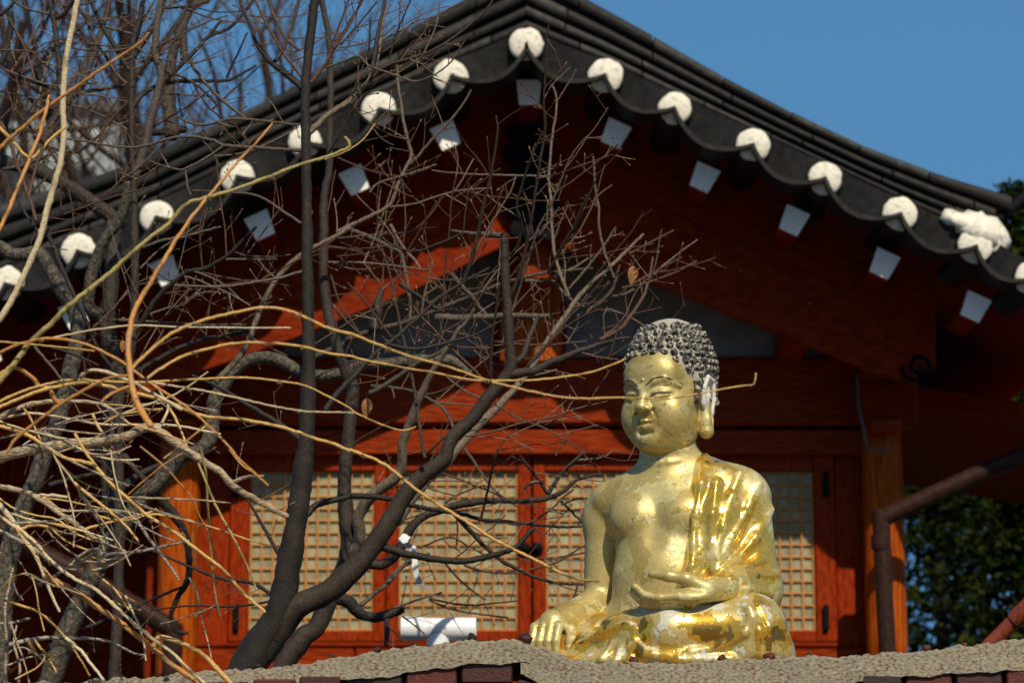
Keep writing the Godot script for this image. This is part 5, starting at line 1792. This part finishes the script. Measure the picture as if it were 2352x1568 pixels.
func tree_dark() -> void:
	var z := 7.0
	var t := plant("forked_tree", "dark forked bare tree rising from behind the mortar wall in the foreground", "tree", Vector3.ZERO)
	root(t, "bark", DARK, 556, 1560, z, 46)
	lay(t, "bark", z, 1.5, 0.0, [
		[DARK, 46, 11, [0, 556, 1560, 600, 1480, 640, 1420, 655, 1340, 672, 1240, 690, 1130, 703, 1000, 708, 850, 706, 700, 704, 500, 703, 350, 701, 200, 712, 90, 722, 0, 728, -50]],
		[BROWN, 34, 10, [0, 600, 1500, 670, 1405, 746, 1361], [8, 130, 860, 250, 740, 340, 620, 440, 470, 560, 280, 680, 150, 800, 60], [5, 850, 1440, 1000, 1290, 1100, 1150, 1200, 1040, 1250, 940, 1240, 800, 1230, 600, 1215, 400, 1205, 200, 1200, 60]],
		[GREY, 8, 3, [5, 1200, 75, 1050, 60, 940, 50, 850, 35]],
		[BROWN, 4.4, 2, [5, 930, 55, 800, 110, 700, 150, 610, 175, 500, 155, 400, 100, 340, 20]],
		[BROWN, 12, 3, [5, 1250, 1000, 1400, 980, 1500, 930, 1600, 890, 1700, 850, 1850, 800, 1960, 770, 2050, 755]],
		[PALE, 3, 2, [5, 1310, 1010, 1450, 1000, 1560, 970]],
		[RED, 3.4, 2.4, [5, 1730, 860, 1850, 890, 1970, 905]],
		[RED, 6, 2.4, [5, 1850, 770, 1980, 700, 2060, 600, 2140, 480, 2180, 350, 2205, 215]],
		[BROWN, 9, 5, [5, 1255, 930, 1330, 880, 1370, 760, 1430, 620]],
		[DARK, 7.5, 2.4, [5, 0, 1240, 100, 1110, 200, 1010, 300, 900, 400, 810, 470, 760, 560, 680, 640, 610, 740, 510, 900, 400, 1100, 290]],
		[DARK, 10, 5, [8, 330, 650, 380, 650, 500, 690, 700, 730, 930, 750, 1080, 720, 1200, 690, 1290, 650, 1380, 550, 1410, 530]],
		[DARK, 8, 2.4, [7, 2060, 440, 2130, 370, 2352, 310], [8, 100, 320, 230, 310, 420, 330, 600, 380, 780, 410, 950, 440, 1050, 470, 1190, 480, 1330, 495, 1600, 520, 1820, 505]],
		[BROWN, 6.5, 2.6, [8, 880, 440, 960, 530, 1060, 640, 1180, 740, 1330, 820, 1450, 870, 1600, 900, 1750, 905, 1840, 895]],
		[RED, 3, 2, [8, 1190, 480, 1290, 505, 1400, 480, 1530, 390, 1600, 320, 1670, 270]],
		[GREY, 5, 3.4, [8, 1500, 300, 1560, 200, 1640, 110, 1740, 20]],
		[BROWN, 4.6, 3, [8, 1500, 300, 1440, 210, 1380, 130, 1310, 40]],
		[PALE, 4, 3, [8, 1440, 215, 1390, 220, 1335, 265]],
		[PALE, 3, 1.8, [8, 1700, 70, 1850, 55, 1950, 0]],
		[GREY, 4, 2.4, [8, 1580, 340, 1660, 420, 1740, 500, 1800, 550]],
		[GREY, 2.8, 2, [8, 1590, 370, 1690, 330, 1800, 330]],
		[RED, 3.2, 2, [8, 940, 780, 1060, 815, 1200, 830, 1340, 830]],
		[RED, 2.5, 2, [8, 1350, 730, 1500, 730, 1650, 710, 1810, 680]],
		[RED, 2.8, 2, [8, 1370, 810, 1550, 760, 1650, 700, 1770, 630]],
		[RED, 3, 2, [8, 1700, 910, 1660, 1030, 1600, 1110]],
		[RED, 3.6, 2.6, [8, 1050, 460, 1080, 330, 1120, 150, 1160, 0]],
		[DARK, 9, 3, [1, 2030, 590, 2000, 560, 1900, 480, 1800, 400, 1730, 300, 1680, 170, 1620, 30, 1600, -40]],
		[BROWN, 5, 4, [1, 1850, 410, 1900, 330, 1960, 180, 2000, 20, 2010, -40]],
		[RED, 4, 3, [1, 2060, 560, 1900, 350, 1800, 180, 1700, -20]],
		[RED, 5, 2.6, [1, 2090, 550, 2110, 530, 2200, 400, 2290, 220], [2, 60, 330, 180, 130, 270, -30]],
		[RED, 4, 3, [1, 2010, 335, 1920, 260, 1850, 130, 1790, -20]],
		[PALE, 8, 2.4, [1, 2080, 890, 2160, 810, 2250, 740, 2352, 680], [2, 120, 700, 230, 620, 300, 520, 350, 400, 375, 250, 400, 100, 440, 30]],
		[GREY, 5, 2.4, [1, 2020, 1010, 1850, 1000, 1500, 975, 1440, 945, 1270, 915, 1120, 935, 990, 975, 870, 990, 740, 980, 600, 955, 440, 930]],
		[GREY, 3.6, 2, [1, 1500, 980, 1400, 1050, 1250, 1130, 1200, 1140, 1100, 1115, 1000, 1080]],
		[GREY, 3, 2.4, [1, 1245, 1140, 1255, 1240, 1280, 1310]],
		[GREY, 4, 2, [1, 2020, 1500, 1900, 1420, 1780, 1340, 1650, 1300, 1290, 1280]],
		[GREY, 4, 3, [4, 2030, 310, 1850, 360, 1600, 400, 1450, 415, 1170, 405]],
		[DARK, 8, 3, [4, 2020, 1440, 1880, 1340, 1650, 1200, 1450, 1080, 1290, 1010]],
		[DARK, 5.5, 3, [7, 1900, 760, 1790, 560, 1700, 400, 1660, 340]],
		[DARK, 5, 2, [7, 1870, 1010, 1700, 900, 1500, 870, 1350, 820, 1100, 710, 960, 650, 820, 590]],
		[BROWN, 3, 2, [7, 1870, 1005, 1700, 1040, 1500, 1055, 1250, 1050, 1010, 1080]],
		[BROWN, 4.4, 2.4, [5, 670, 1560, 650, 1450, 620, 1250, 600, 1100, 560, 900, 520, 740, 490, 600, 440, 350, 380, 150, 350, 20]],
		[RED, 3.4, 2.4, [5, 1080, 1060, 1000, 970, 850, 830, 720, 690, 600, 560, 530, 400, 460, 280, 440, 140]],
		[RED, 3.4, 2.6, [5, 440, 750, 360, 640, 260, 500, 150, 390]],
		[RED, 3.4, 2.4, [5, 650, 600, 660, 500, 700, 340, 730, 230]],
		[DARK, 6, 5, [5, 760, 570, 690, 520, 600, 460, 500, 395]],
		[DARK, 5, 2.4, [5, 420, 800, 560, 830, 700, 820, 850, 780, 1000, 740, 1100, 690, 1190, 640]],
		[RED, 3.2, 2, [5, 850, 815, 1000, 825, 1150, 810, 1300, 780, 1410, 760]],
		[RED, 3, 2, [5, 1000, 840, 1080, 910, 1180, 940, 1280, 935]],
		[RED, 3, 2, [5, 1120, 780, 1300, 800, 1500, 805, 1650, 790, 1760, 780]],
		[BROWN, 4.4, 2.4, [5, 1110, 1030, 1120, 800, 1140, 640, 1170, 450, 1200, 330]],
		[BROWN, 4.6, 2.2, [5, 1250, 470, 1300, 350, 1350, 150, 1380, 0], [2, 1440, 1120, 1480, 860, 1470, 700, 1480, 500, 1490, 250, 1510, 150]],
		[BROWN, 4, 2.2, [5, 1240, 210, 1290, 150, 1320, 0], [2, 1290, 1380, 1330, 1230, 1390, 1050, 1450, 920, 1490, 840]],
		[BROWN, 4, 2, [5, 1250, 600, 1300, 440, 1380, 180, 1440, 0], [2, 1500, 1420, 1550, 1300, 1620, 1120, 1660, 1040, 1720, 960, 1770, 910]],
		[RED, 2.5, 2, [2, 1560, 1290, 1700, 1190, 1830, 1090, 1970, 970]],
		[BROWN, 3.4, 2.2, [5, 1500, 320, 1560, 200, 1640, 60, 1680, 0], [2, 1720, 1400, 1780, 1300, 1820, 1215]],
		[RED, 2.6, 2, [5, 1560, 230, 1640, 130, 1720, 20], [2, 1790, 1400, 1840, 1310, 1930, 1245]],
		[PALE, 2.4, 1.8, [2, 1440, 1580, 1530, 1460, 1575, 1390]],
		[PALE, 3, 2, [5, 940, 360, 1000, 200, 1080, 60, 1110, 0], [2, 1180, 1400, 1250, 1280, 1285, 1180]],
		[BROWN, 5, 2.4, [5, 930, 390, 960, 300, 990, 200, 1030, 50], [2, 1060, 1400, 1110, 1200, 1140, 1020, 1160, 880, 1150, 780]],
		[RED, 3, 2, [5, 790, 580, 805, 300, 830, 100, 840, 0], [2, 845, 1380, 860, 1280, 880, 1190]],
		[BROWN, 5, 2.4, [2, 180, 700, 310, 530, 420, 440, 540, 400, 700, 350, 850, 260, 980, 160, 1080, 70, 1140, -20]],
		[GREY, 3.2, 2, [2, 0, 455, 100, 420, 220, 375, 290, 440, 430, 490, 540, 530, 620, 545, 740, 500, 850, 410, 940, 270]],
		[RED, 2.4, 1.8, [2, 470, 450, 560, 340, 640, 250, 700, 160]],
		[PALE, 2.4, 1.8, [2, 380, 270, 520, 200, 630, 120]],
		[PALE, 2.6, 2, [2, 660, 360, 740, 190, 770, 20]],
		[GREY, 2.4, 2, [2, 100, 320, 250, 290, 400, 230, 470, 170]],
		[BROWN, 2.8, 2.2, [2, 290, 400, 300, 250, 302, 120]],
		[BROWN, 2.6, 2, [2, 430, 400, 470, 250, 540, 80, 580, -10]],
		[BROWN, 5, 4, [2, 320, 450, 350, 250, 375, 130, 405, -20]],
		[BROWN, 3, 2.4, [2, 0, 440, 60, 330, 160, 150, 270, -20]],
		[RED, 2.6, 2, [2, 40, 310, 110, 130, 160, -10]],
		[BROWN, 2.6, 2, [2, 100, 300, 200, 190, 350, 10]],
		[RED, 2.4, 1.8, [2, 190, 710, 260, 790, 340, 850, 450, 910, 580, 945]],
		[RED, 2.2, 1.6, [2, 320, 860, 390, 940, 460, 975]],
		[STRAW, 2.4, 1.6, [2, 0, 1070, 130, 1020, 240, 950, 330, 840, 340, 810]],
		[BROWN, 3, 2, [2, 0, 1060, 100, 900, 220, 700, 330, 570, 450, 450, 560, 310, 640, 250]],
		[BROWN, 3.6, 2.4, [5, 1290, 1020, 1430, 880, 1550, 740, 1640, 620, 1700, 560, 1765, 460]],
		[RED, 2.5, 2, [5, 1980, 640, 1950, 760, 1910, 890]],
		[RED, 2.6, 2, [5, 1880, 740, 1960, 680, 2040, 580]],
		[RED, 3, 1.8, [5, 990, 1415, 1150, 1380, 1300, 1335, 1520, 1290, 1700, 1230, 1900, 1185]],
		[RED, 2.5, 1.8, [5, 1480, 1345, 1600, 1280, 1670, 1230]],
		[RED, 2.5, 1.8, [5, 1550, 1550, 1600, 1460, 1650, 1390]],
		[RED, 2.8, 2, [5, 1145, 1540, 1180, 1480, 1205, 1440]],
		[BROWN, 2.6, 2, [5, 690, 1530, 800, 1430, 900, 1360]],
	])
	shoots(t, z, 30, Vector2(640, 60), Vector2(1450, 900), -55.0, 50.0)
	shoots(t, z, 14, Vector2(900, 1000), Vector2(1350, 1400), -10.0, 50.0)


# more stems of the same habit, sprung from those already laid
func thicket(t: Node3D, called: String, count: int, z: float, lo: Vector2, hi: Vector2, heading: float, spread: float, len_: Vector2, rr: Vector2, cols: Array, mats: Array, twigs: float, knots: float) -> void:
	var spots := []
	for l in laid:
		for q in l:
			if q.x > lo.x and q.x < hi.x and q.y > lo.y and q.y < hi.y:
				spots.append(Vector2(q.x, q.y))
	for i in count:
		var p: Vector2 = spots[rng.randi_range(0, spots.size() - 1)]
		var a := deg_to_rad(heading + rng.randf_range(-spread, spread))
		var bend := rng.randf_range(-0.3, 0.3)
		var length := rng.randf_range(len_.x, len_.y)
		var row := [0, p.x, p.y]
		for k in 4:
			a += bend * 0.5 + rng.randf_range(-0.15, 0.15)
			p += Vector2(cos(a), sin(a)) * length / 4.0
			row.append_array([p.x, p.y])
		var c := rng.randi_range(0, cols.size() - 1)
		var r := rng.randf_range(rr.x, rr.y)
		stem(t, called, mats[c], cols[c], r, maxf(r * 0.6, 1.2), [row], z, twigs, knots)


func vines() -> void:
	var t := plant("dried_cane", "thick pale dried cane rising alone in front of the sky twigs", "vine", Vector3.ZERO)
	root(t, "twig", BONE, -60, 1560, 5.55, 9)
	stem(t, "cane", "twig", BONE, 7.6, 7, [[0, -60, 1560, -90, 1200, -60, 900], [4, -60, 710, 0, 630, 80, 500, 150, 350, 250, 130, 290, 0], [1, 300, 1450, 350, 1280, 400, 1100, 425, 900, 420, 700, 430, 500, 450, 330, 490, 150, 520, -30]], 5.55, 0.0, 0.14)
	var rows := [
		[OLIVE, 9.5, 4, [0, -90, 1000], [4, -50, 1100, 0, 1040, 100, 920, 200, 790, 320, 680, 450, 550, 600, 430, 750, 310, 880, 190, 1000, 90, 1130, -10], [1, 1250, 1370, 1340, 1340, 1550, 1280, 1800, 1190, 2000, 1110, 2200, 1050, 2352, 980], [2, 130, 920]],
		[AMBER, 10, 3, [4, 1010, 1350, 920, 1200, 880, 1050, 860, 850, 870, 700, 900, 580, 970, 450, 1080, 270, 1180, 100, 1250, 0], [1, 1290, 1450, 1400, 1320, 1500, 1200, 1600, 1080, 1700, 980, 1830, 830]],
		[AMBER, 6.5, 4, [1, -30, 1020, 100, 900, 300, 730, 500, 590, 640, 490, 800, 380, 920, 300, 1000, 220]],
		[AMBER, 6, 5, [1, -20, 1567, 60, 1400, 140, 1200, 210, 1030, 270, 880, 330, 640]],
		[STRAW, 6, 4, [1, -20, 850, 60, 930, 190, 1060, 270, 1010, 340, 930, 440, 850]],
		[STRAW, 5, 2.4, [4, 880, 965, 1000, 850, 1150, 730, 1330, 650, 1560, 590, 1750, 555, 1900, 565, 2050, 620, 2200, 690, 2352, 730], [5, 150, 720, 400, 820, 600, 890, 850, 960, 1080, 1040, 1290, 1095, 1550, 1150, 1750, 1165, 2000, 1158], [6, 0, 1092, 100, 1095, 280, 1065, 430, 1035, 580, 1010, 655, 1000, 668, 930]],
		[STRAW, 4.4, 2.6, [4, 990, 1030, 1070, 970, 1260, 870, 1580, 795, 1850, 795, 2050, 820, 2200, 860, 2352, 880], [5, 260, 905, 560, 965, 700, 985, 950, 1035, 1100, 1045, 1400, 1040, 1600, 1020, 1800, 985, 1950, 930, 2015, 900]],
		[STRAW, 4.6, 2.4, [4, -40, 1200, 200, 1100, 470, 1040, 700, 1050, 960, 1055, 1240, 1040, 1600, 1025, 1850, 1045, 2050, 1080, 2200, 1150, 2352, 1230], [5, 200, 1260, 380, 1340, 520, 1380, 610, 1355]],
		[STRAW, 5.6, 4, [4, -40, 1240, 250, 1120, 530, 1060, 700, 1080, 950, 1140, 1150, 1200, 1350, 1280, 1640, 1310, 1900, 1360, 2100, 1430, 2240, 1470, 2352, 1520], [8, 160, 0, 400, 100, 640, 290, 960, 490, 1150, 610, 1330, 700, 1550, 810, 1700, 870, 1840, 880]],
		[BONE, 5.6, 5, [4, 530, 1055, 550, 1000, 620, 975, 710, 985, 800, 1020, 900, 1060, 1000, 1120, 1100, 1170, 1220, 1240]],
		[BONE, 3.4, 2.4, [4, 1040, 1060, 1100, 1070, 1450, 1130, 1800, 1210, 2000, 1245, 2100, 1255, 2352, 1260], [5, 180, 1265]],
		[AMBER, 5, 3, [4, -40, 880, 100, 810, 280, 765, 430, 770, 600, 810, 800, 910, 900, 980, 1050, 1090, 1250, 1220, 1400, 1350, 1540, 1490, 1600, 1567], [7, 1700, 150, 1800, 240]],
		[STRAW, 3, 2.6, [4, -40, 780, 300, 810, 630, 845]],
		[BONE, 3, 2.4, [4, 360, 755, 650, 700, 900, 675, 1200, 685, 1650, 690, 1950, 690]],
		[AMBER, 6.4, 7, [4, -40, 1015, 0, 1000, 90, 960, 200, 1010, 260, 1080, 330, 1100, 370, 1180, 410, 1200]],
		[AMBER, 5, 4, [4, 20, 1560, 60, 1500, 120, 1420, 380, 1220, 560, 1110, 720, 1030, 860, 1010]],
		[AMBER, 4.6, 4, [4, 680, 1190, 750, 1130, 860, 1085]],
		[STRAW, 3.4, 3, [4, 1090, 1235, 820, 1270, 700, 1330]],
		[STRAW, 3, 2.6, [4, 1380, 1350, 1250, 1450, 1100, 1567]],
	]
	vine("arching_vine", "tangle of arching straw-coloured vine canes reaching across to the statue's face", rows, 5.0, 0.16, 0.0, -40, 1400)
	rows = [
		[WOODY, 9.5, 4, [4, -40, 1310, 150, 1220, 350, 1185, 600, 1190, 700, 1210, 800, 1280, 870, 1345]],
		[WOODY, 17, 9, [4, -60, 1590, 0, 1560, 150, 1520, 300, 1490, 500, 1470, 700, 1450, 850, 1420, 950, 1370, 1000, 1360, 1050, 1370, 1150, 1440, 1250, 1510], [7, 1230, 0, 1350, 70, 1480, 150, 1550, 230, 1650, 300, 1800, 380, 1930, 455]],
		[WOODY, 7, 4, [7, 1560, 220, 1650, 185, 1770, 180]],
		[BONE, 3.6, 3, [4, -30, 1310, 150, 1370, 400, 1430, 520, 1450]],
		[WOODY, 3.6, 3, [4, -30, 1440, 300, 1370, 500, 1390, 700, 1405]],
		[BONE, 4.4, 4, [4, -30, 1310, 200, 1265, 450, 1300, 700, 1340, 1000, 1340, 1200, 1350, 1480, 1405]],
		[ASH, 3, 2, [4, 150, 1480, 400, 1330, 750, 1240, 1000, 1200, 1250, 1210, 1460, 1250]],
		[BONE, 5, 3, [4, 1060, 1370, 1130, 1230, 1080, 1130, 1040, 1070]],
		[STRAW, 4.6, 3.4, [4, 1140, 1230, 1200, 1350, 1260, 1500]],
		[ASH, 3.4, 3, [4, 500, 1520, 650, 1510, 800, 1535]],
		[WOODY, 8.5, 6, [7, -30, 240, 0, 250, 150, 280, 260, 330, 400, 430, 530, 520, 640, 600, 720, 630]],
		[BONE, 6, 5, [7, 220, 310, 350, 310, 450, 320]],
		[BONE, 4, 2.4, [7, 60, 425, 200, 470, 400, 510, 600, 560, 760, 610]],
		[STRAW, 3.6, 2.6, [7, -20, 320, 100, 400, 230, 440, 380, 470, 500, 560, 650, 620]],
		[ASH, 4, 3.6, [7, 350, 390, 450, 410, 700, 415, 870, 420]],
		[ASH, 7, 3, [7, 60, 1310, 250, 1270, 500, 1265, 700, 1280, 800, 1320, 900, 1370, 970, 1380]],
		[ASH, 7, 4, [7, -20, 540, 200, 650, 320, 740]],
		[WOODY, 3.6, 3, [7, 310, 540, 420, 650, 520, 720]],
		[STRAW, 3.6, 3, [7, 330, 520, 450, 620, 600, 680]],
		[ASH, 5, 3, [7, 470, 780, 540, 710, 620, 670, 670, 680, 700, 740, 780, 730]],
		[ASH, 5, 4, [7, -20, 1170, 100, 1160, 200, 1130]],
		[ASH, 3, 2, [7, 0, 690, 100, 720, 200, 860, 280, 920]],
		[ASH, 3, 2.4, [7, 30, 1380, 150, 1330, 280, 1410, 330, 1500]],
		[WOODY, 3, 2.4, [7, 40, 1450, 180, 1400, 300, 1380, 450, 1390]],
		[ASH, 3.6, 3, [7, 80, 880, 110, 960, 150, 1010]],
		[WOODY, 4.6, 4, [7, 30, 1567, 40, 1300, 30, 1100, 60, 900, 90, 780]],
		[WOODY, 4, 3, [7, 120, 1567, 130, 1450, 90, 1300, 110, 1180]],
	]
	vine("shaggy_vine", "old shaggy-barked vine with broken grey stubs low at the picture's edge", rows, 5.75, 0.1, 1.2, -60, 1500)
	rows = [
		[BONE, 9, 4, [7, -30, 350, 0, 380, 80, 480, 180, 620, 270, 780, 300, 870, 350, 990, 400, 1090]],
		[BONE, 6, 5, [7, -30, 430, 130, 540, 250, 640, 330, 740, 500, 870, 640, 940, 800, 1080, 950, 1210, 1080, 1310, 1160, 1370, 1260, 1470, 1370, 1567, 1450, 1640]],
		[AMBER, 9, 8, [7, 290, 850, 430, 910, 640, 1050, 830, 1180, 1030, 1340, 1150, 1440, 1330, 1567, 1420, 1640]],
		[STRAW, 6, 4.4, [4, 0, 1350, 200, 1420, 420, 1560], [7, 620, 100, 720, 210, 850, 320, 1000, 450, 1180, 560, 1330, 680, 1490, 800, 1620, 950, 1780, 1090]],
		[STRAW, 5, 4, [4, 500, 1400], [7, 560, 0, 650, 120, 760, 260, 870, 345]],
		[BONE, 3.8, 2, [7, 370, 60, 480, 200, 570, 340, 680, 470, 760, 580, 830, 690, 875, 780]],
		[STRAW, 7, 7, [7, 1030, 1320, 1060, 1260, 1130, 1270, 1220, 1300, 1380, 1390, 1450, 1470, 1560, 1580, 1620, 1660]],
		[STRAW, 3.6, 2, [7, 1000, 440, 1060, 435, 1250, 475, 1450, 530, 1650, 600, 1830, 650]],
		[OLIVE, 4, 3, [7, 1340, -20, 1380, 150, 1395, 400, 1420, 750, 1440, 950, 1475, 1115]],
		[OLIVE, 4, 3, [7, 1330, 90, 1400, 260, 1470, 420, 1550, 560, 1640, 740, 1720, 930]],
		[AMBER, 3.2, 2, [7, 940, -20, 1100, 110, 1200, 220, 1300, 340, 1330, 430, 1400, 560, 1450, 720, 1440, 800]],
		[BONE, 2.8, 2, [7, 740, 0, 770, 180, 830, 380, 910, 470]],
		[BONE, 3, 2, [7, 1270, 860, 1320, 960, 1350, 1110, 1380, 1230, 1420, 1400]],
		[WOODY, 2.6, 2, [7, 1080, 1170, 1200, 1140, 1350, 1090, 1450, 1045]],
		[STRAW, 4.4, 3, [7, 20, 1010, 250, 1090, 400, 1220, 470, 1310, 530, 1400, 600, 1520]],
		[AMBER, 2, 1.4, [7, 540, 740, 640, 830, 750, 920, 880, 1010, 970, 1050]],
		[STRAW, 2.2, 1.8, [7, 0, 980, 40, 900, 80, 860, 120, 840, 200, 840, 240, 950, 260, 1080, 295, 1220]],
		[AMBER, 2.6, 2, [7, 860, 300, 1000, 180, 1100, 100, 1230, 20]],
		[STRAW, 3, 2, [7, 1540, 0, 1620, 100, 1720, 170, 1800, 240]],
		[STRAW, 2.4, 1.8, [7, 100, 1540, 250, 1460, 300, 1390]],
	]
	vine("drooping_vine", "bundle of drooping amber and straw vine canes slanting down over the wall end", rows, 5.5, 0.16, 0.3, -30, 1480)


func vine(called: String, label: String, rows: Array, z: float, knots: float, twigs: float, rx: float, ry: float) -> void:
	var t := plant(called, label, "vine", Vector3.ZERO)
	root(t, "shag", WOODY, rx - 60, ry, z, 15)
	var tufts := MB.new()
	var extra := called != "arching_vine"
	tufts.col = Color(0.34, 0.24, 0.10)
	for r in rows:
		var col: Color = r[0]
		var shaggy := col == WOODY or col == ASH
		stem(t, "cane", "shag" if shaggy else "twig", col, r[1] * 0.77, r[2] * 0.77, r.slice(3), z, twigs if shaggy else twigs * 0.3, knots)
		var line: Array = laid[laid.size() - 1]
		var step := 26
		for i in range(rng.randi_range(6, 20), line.size(), step):
			if rng.randf() < 0.6:
				tuft(tufts, at(line[i].x, line[i].y + 2.0, line[i].z - 0.004), rng.randf_range(7.0, 13.0) * px(z))
	if extra:
		thicket(t, "cane", 26, z, Vector2(-20, 900), Vector2(300, 1500), 25.0, 50.0, Vector2(60, 240), Vector2(1.6, 4.6), [BONE, ASH, STRAW, WOODY], ["twig", "shag", "twig", "shag"], twigs * 0.5, knots)
	var o := put(tufts, "dried_tufts", M.twig, t)
	o.set_meta("kind", "stuff")


# ---------------------------------------------------------------- small things
func dry_leaf(x: float, y: float, z: float, size: float, sd: int, label: String) -> void:
	rng.seed = sd
	var o := thing("dry_leaf", label, "leaf", at(x, y, z), "dry leaves caught in the branches")
	var mb := MB.new()
	var n := 9
	var rows := []
	for i in n:
		var f := float(i) / (n - 1)
		var w := size * 0.30 * sin(PI * pow(f, 0.8)) + 0.0005
		var curl := 0.5 + rng.randf_range(-0.1, 0.1)
		var mid := Vector3(sin(f * 4.0) * size * 0.07, -f * size, cos(f * 3.0) * size * 0.12)
		rows.append([mid + Vector3(-w, 0, w * curl * 1.3), mid, mid + Vector3(w * 0.8, size * 0.03, w * curl)])
	for side in [0.0, 0.0008]:
		for i in n - 1:
			for k in 2:
				var off := Vector3(0, 0, -side)
				mb.face([rows[i][k] + off, rows[i][k + 1] + off, rows[i + 1][k + 1] + off, rows[i + 1][k] + off], Vector3(0, 0, 1 if side == 0.0 else -1))
	put(mb, "blade", M.leaf_dry, o)
	mb = MB.new()
	mb.col = RED
	mb.tube(PackedVector3Array([Vector3(-0.005, size * 0.4, 0), Vector3(0, size * 0.15, 0.002), Vector3(0, -size * 0.1, size * 0.11)]), PackedFloat32Array([0.0012, 0.0011, 0.0009]), 5)
	put(mb, "stalk", M.twig, o)


func small_things() -> void:
	dry_leaf(1452, 612, 7.55, 0.060, 601, "curled brown dry leaf hanging among the twigs just above the statue's head")
	dry_leaf(842, 915, 7.4, 0.062, 602, "curled brown dry leaf hanging beside the thick pale stem")
	dry_leaf(212, 1262, 5.7, 0.042, 603, "crumpled dry leaf caught in the vine canes low beside the lichened trunk")
	dry_leaf(282, 782, 7.3, 0.036, 604, "small dry leaf caught beside the upright grey stem")
	dry_leaf(418, 1222, 5.6, 0.030, 605, "narrow pale dry leaf stuck to a drooping cane in front of the corner post")
	# a strip of plastic tied to a branch
	var o := thing("plastic_ribbon", "torn white plastic ribbon tied round a branch in front of the lattice door", "ribbon", at(940, 1250, 7.45))
	var mb := MB.new()
	var line := []
	for p in [[921, 1233], [932, 1246], [946, 1258], [953, 1280], [952, 1302], [958, 1325], [969, 1349]]:
		line.append(at(p[0], p[1], 7.4) - o.position)
	for i in line.size() - 1:
		var w0 := Vector3(0.0085, 0.002, 0.006 * sin(i * 1.7))
		var w1 := Vector3(0.0085, 0.002, 0.006 * sin((i + 1) * 1.7))
		mb.face([line[i] - w0, line[i] + w0, line[i + 1] + w1, line[i + 1] - w1], Vector3(0, 0, 1))
		mb.face([line[i] - w0 - Vector3(0, 0, 0.0006), line[i] + w0 - Vector3(0, 0, 0.0006), line[i + 1] + w1 - Vector3(0, 0, 0.0006), line[i + 1] - w1 - Vector3(0, 0, 0.0006)], Vector3(0, 0, -1))
	put(mb, "tail", M.ribbon, o)
	mb = MB.new()
	mb.lathe(at(929, 1240, 7.45) - o.position, Vector3(0.8, -0.5, 0.1), [Vector2(0.016, -0.014), Vector2(0.019, -0.004), Vector2(0.017, 0.006), Vector2(0.0195, 0.014)], 14)
	mb.lathe(at(950, 1259, 7.4) - o.position, Vector3(0.3, 0.2, 1), [Vector2(0.0001, 0.01), Vector2(0.007, 0.006), Vector2(0.009, 0.0), Vector2(0.0001, -0.008)], 8)
	put(mb, "knot", M.ribbon, o)
	# white plastic pipe tee standing behind the wall
	var z := 8.6
	var c := at(1007, 1444, z)
	o = thing("plastic_pipe_tee", "white plastic pipe tee standing behind the mortar wall top", "pipe", Vector3(c.x, 0, c.z))
	var u := px(z)
	var y := Vector3(0, c.y, 0)
	mb = MB.new()
	mb.lathe(y, Vector3(1, -0.012, 0), [Vector2(22 * u, -86 * u), Vector2(26.5 * u, -86 * u), Vector2(27 * u, -84 * u), Vector2(27 * u, -38 * u), Vector2(25 * u, -34 * u), Vector2(25 * u, 24 * u), Vector2(27 * u, 28 * u), Vector2(27 * u, 84 * u), Vector2(26.5 * u, 86 * u), Vector2(22 * u, 86 * u), Vector2(22 * u, 60 * u)], 32)
	put(mb, "cross_tube", M.pvc, o)
	mb = MB.new()
	mb.lathe(Vector3.ZERO, Vector3.UP, [Vector2(23 * u, 0.0), Vector2(23 * u, c.y - 50 * u), Vector2(26.5 * u, c.y - 49 * u), Vector2(26.5 * u, c.y - 26 * u), Vector2(23 * u, c.y - 10 * u)], 28)
	put(mb, "upright_tube", M.pvc, o)
	# brown rail beyond the wall
	o = thing("metal_rail", "red-brown painted metal handrail slanting up behind the wall's far end", "handrail")
	mb = MB.new()
	var a := at(2235, 1520, 7.8)
	var b := at(2362, 1395, 7.7)
	mb.tube(PackedVector3Array([Vector3(a.x - 0.9, a.y - 0.85, a.z), a, b, at(2520, 1240, 7.6)]), PackedFloat32Array([0.024, 0.024, 0.024, 0.024]), 18)
	put(mb, "top_bar", M.rail, o)
	mb = MB.new()
	mb.lathe(at(2350, 1407, 7.71), (b - a).normalized(), [Vector2(0.0245, -0.04), Vector2(0.03, -0.036), Vector2(0.03, 0.06), Vector2(0.0245, 0.064)], 18)
	put(mb, "collar", M.rail, o)
	mb = MB.new()
	mb.tube(PackedVector3Array([at(2372, 1380, 7.7), at(2372, 1380, 7.7) * Vector3(1, 0.5, 1), at(2372, 1380, 7.7) * Vector3(1, 0, 1)]), PackedFloat32Array([0.02, 0.02, 0.02]), 14)
	put(mb, "rail_post", M.rail, o)
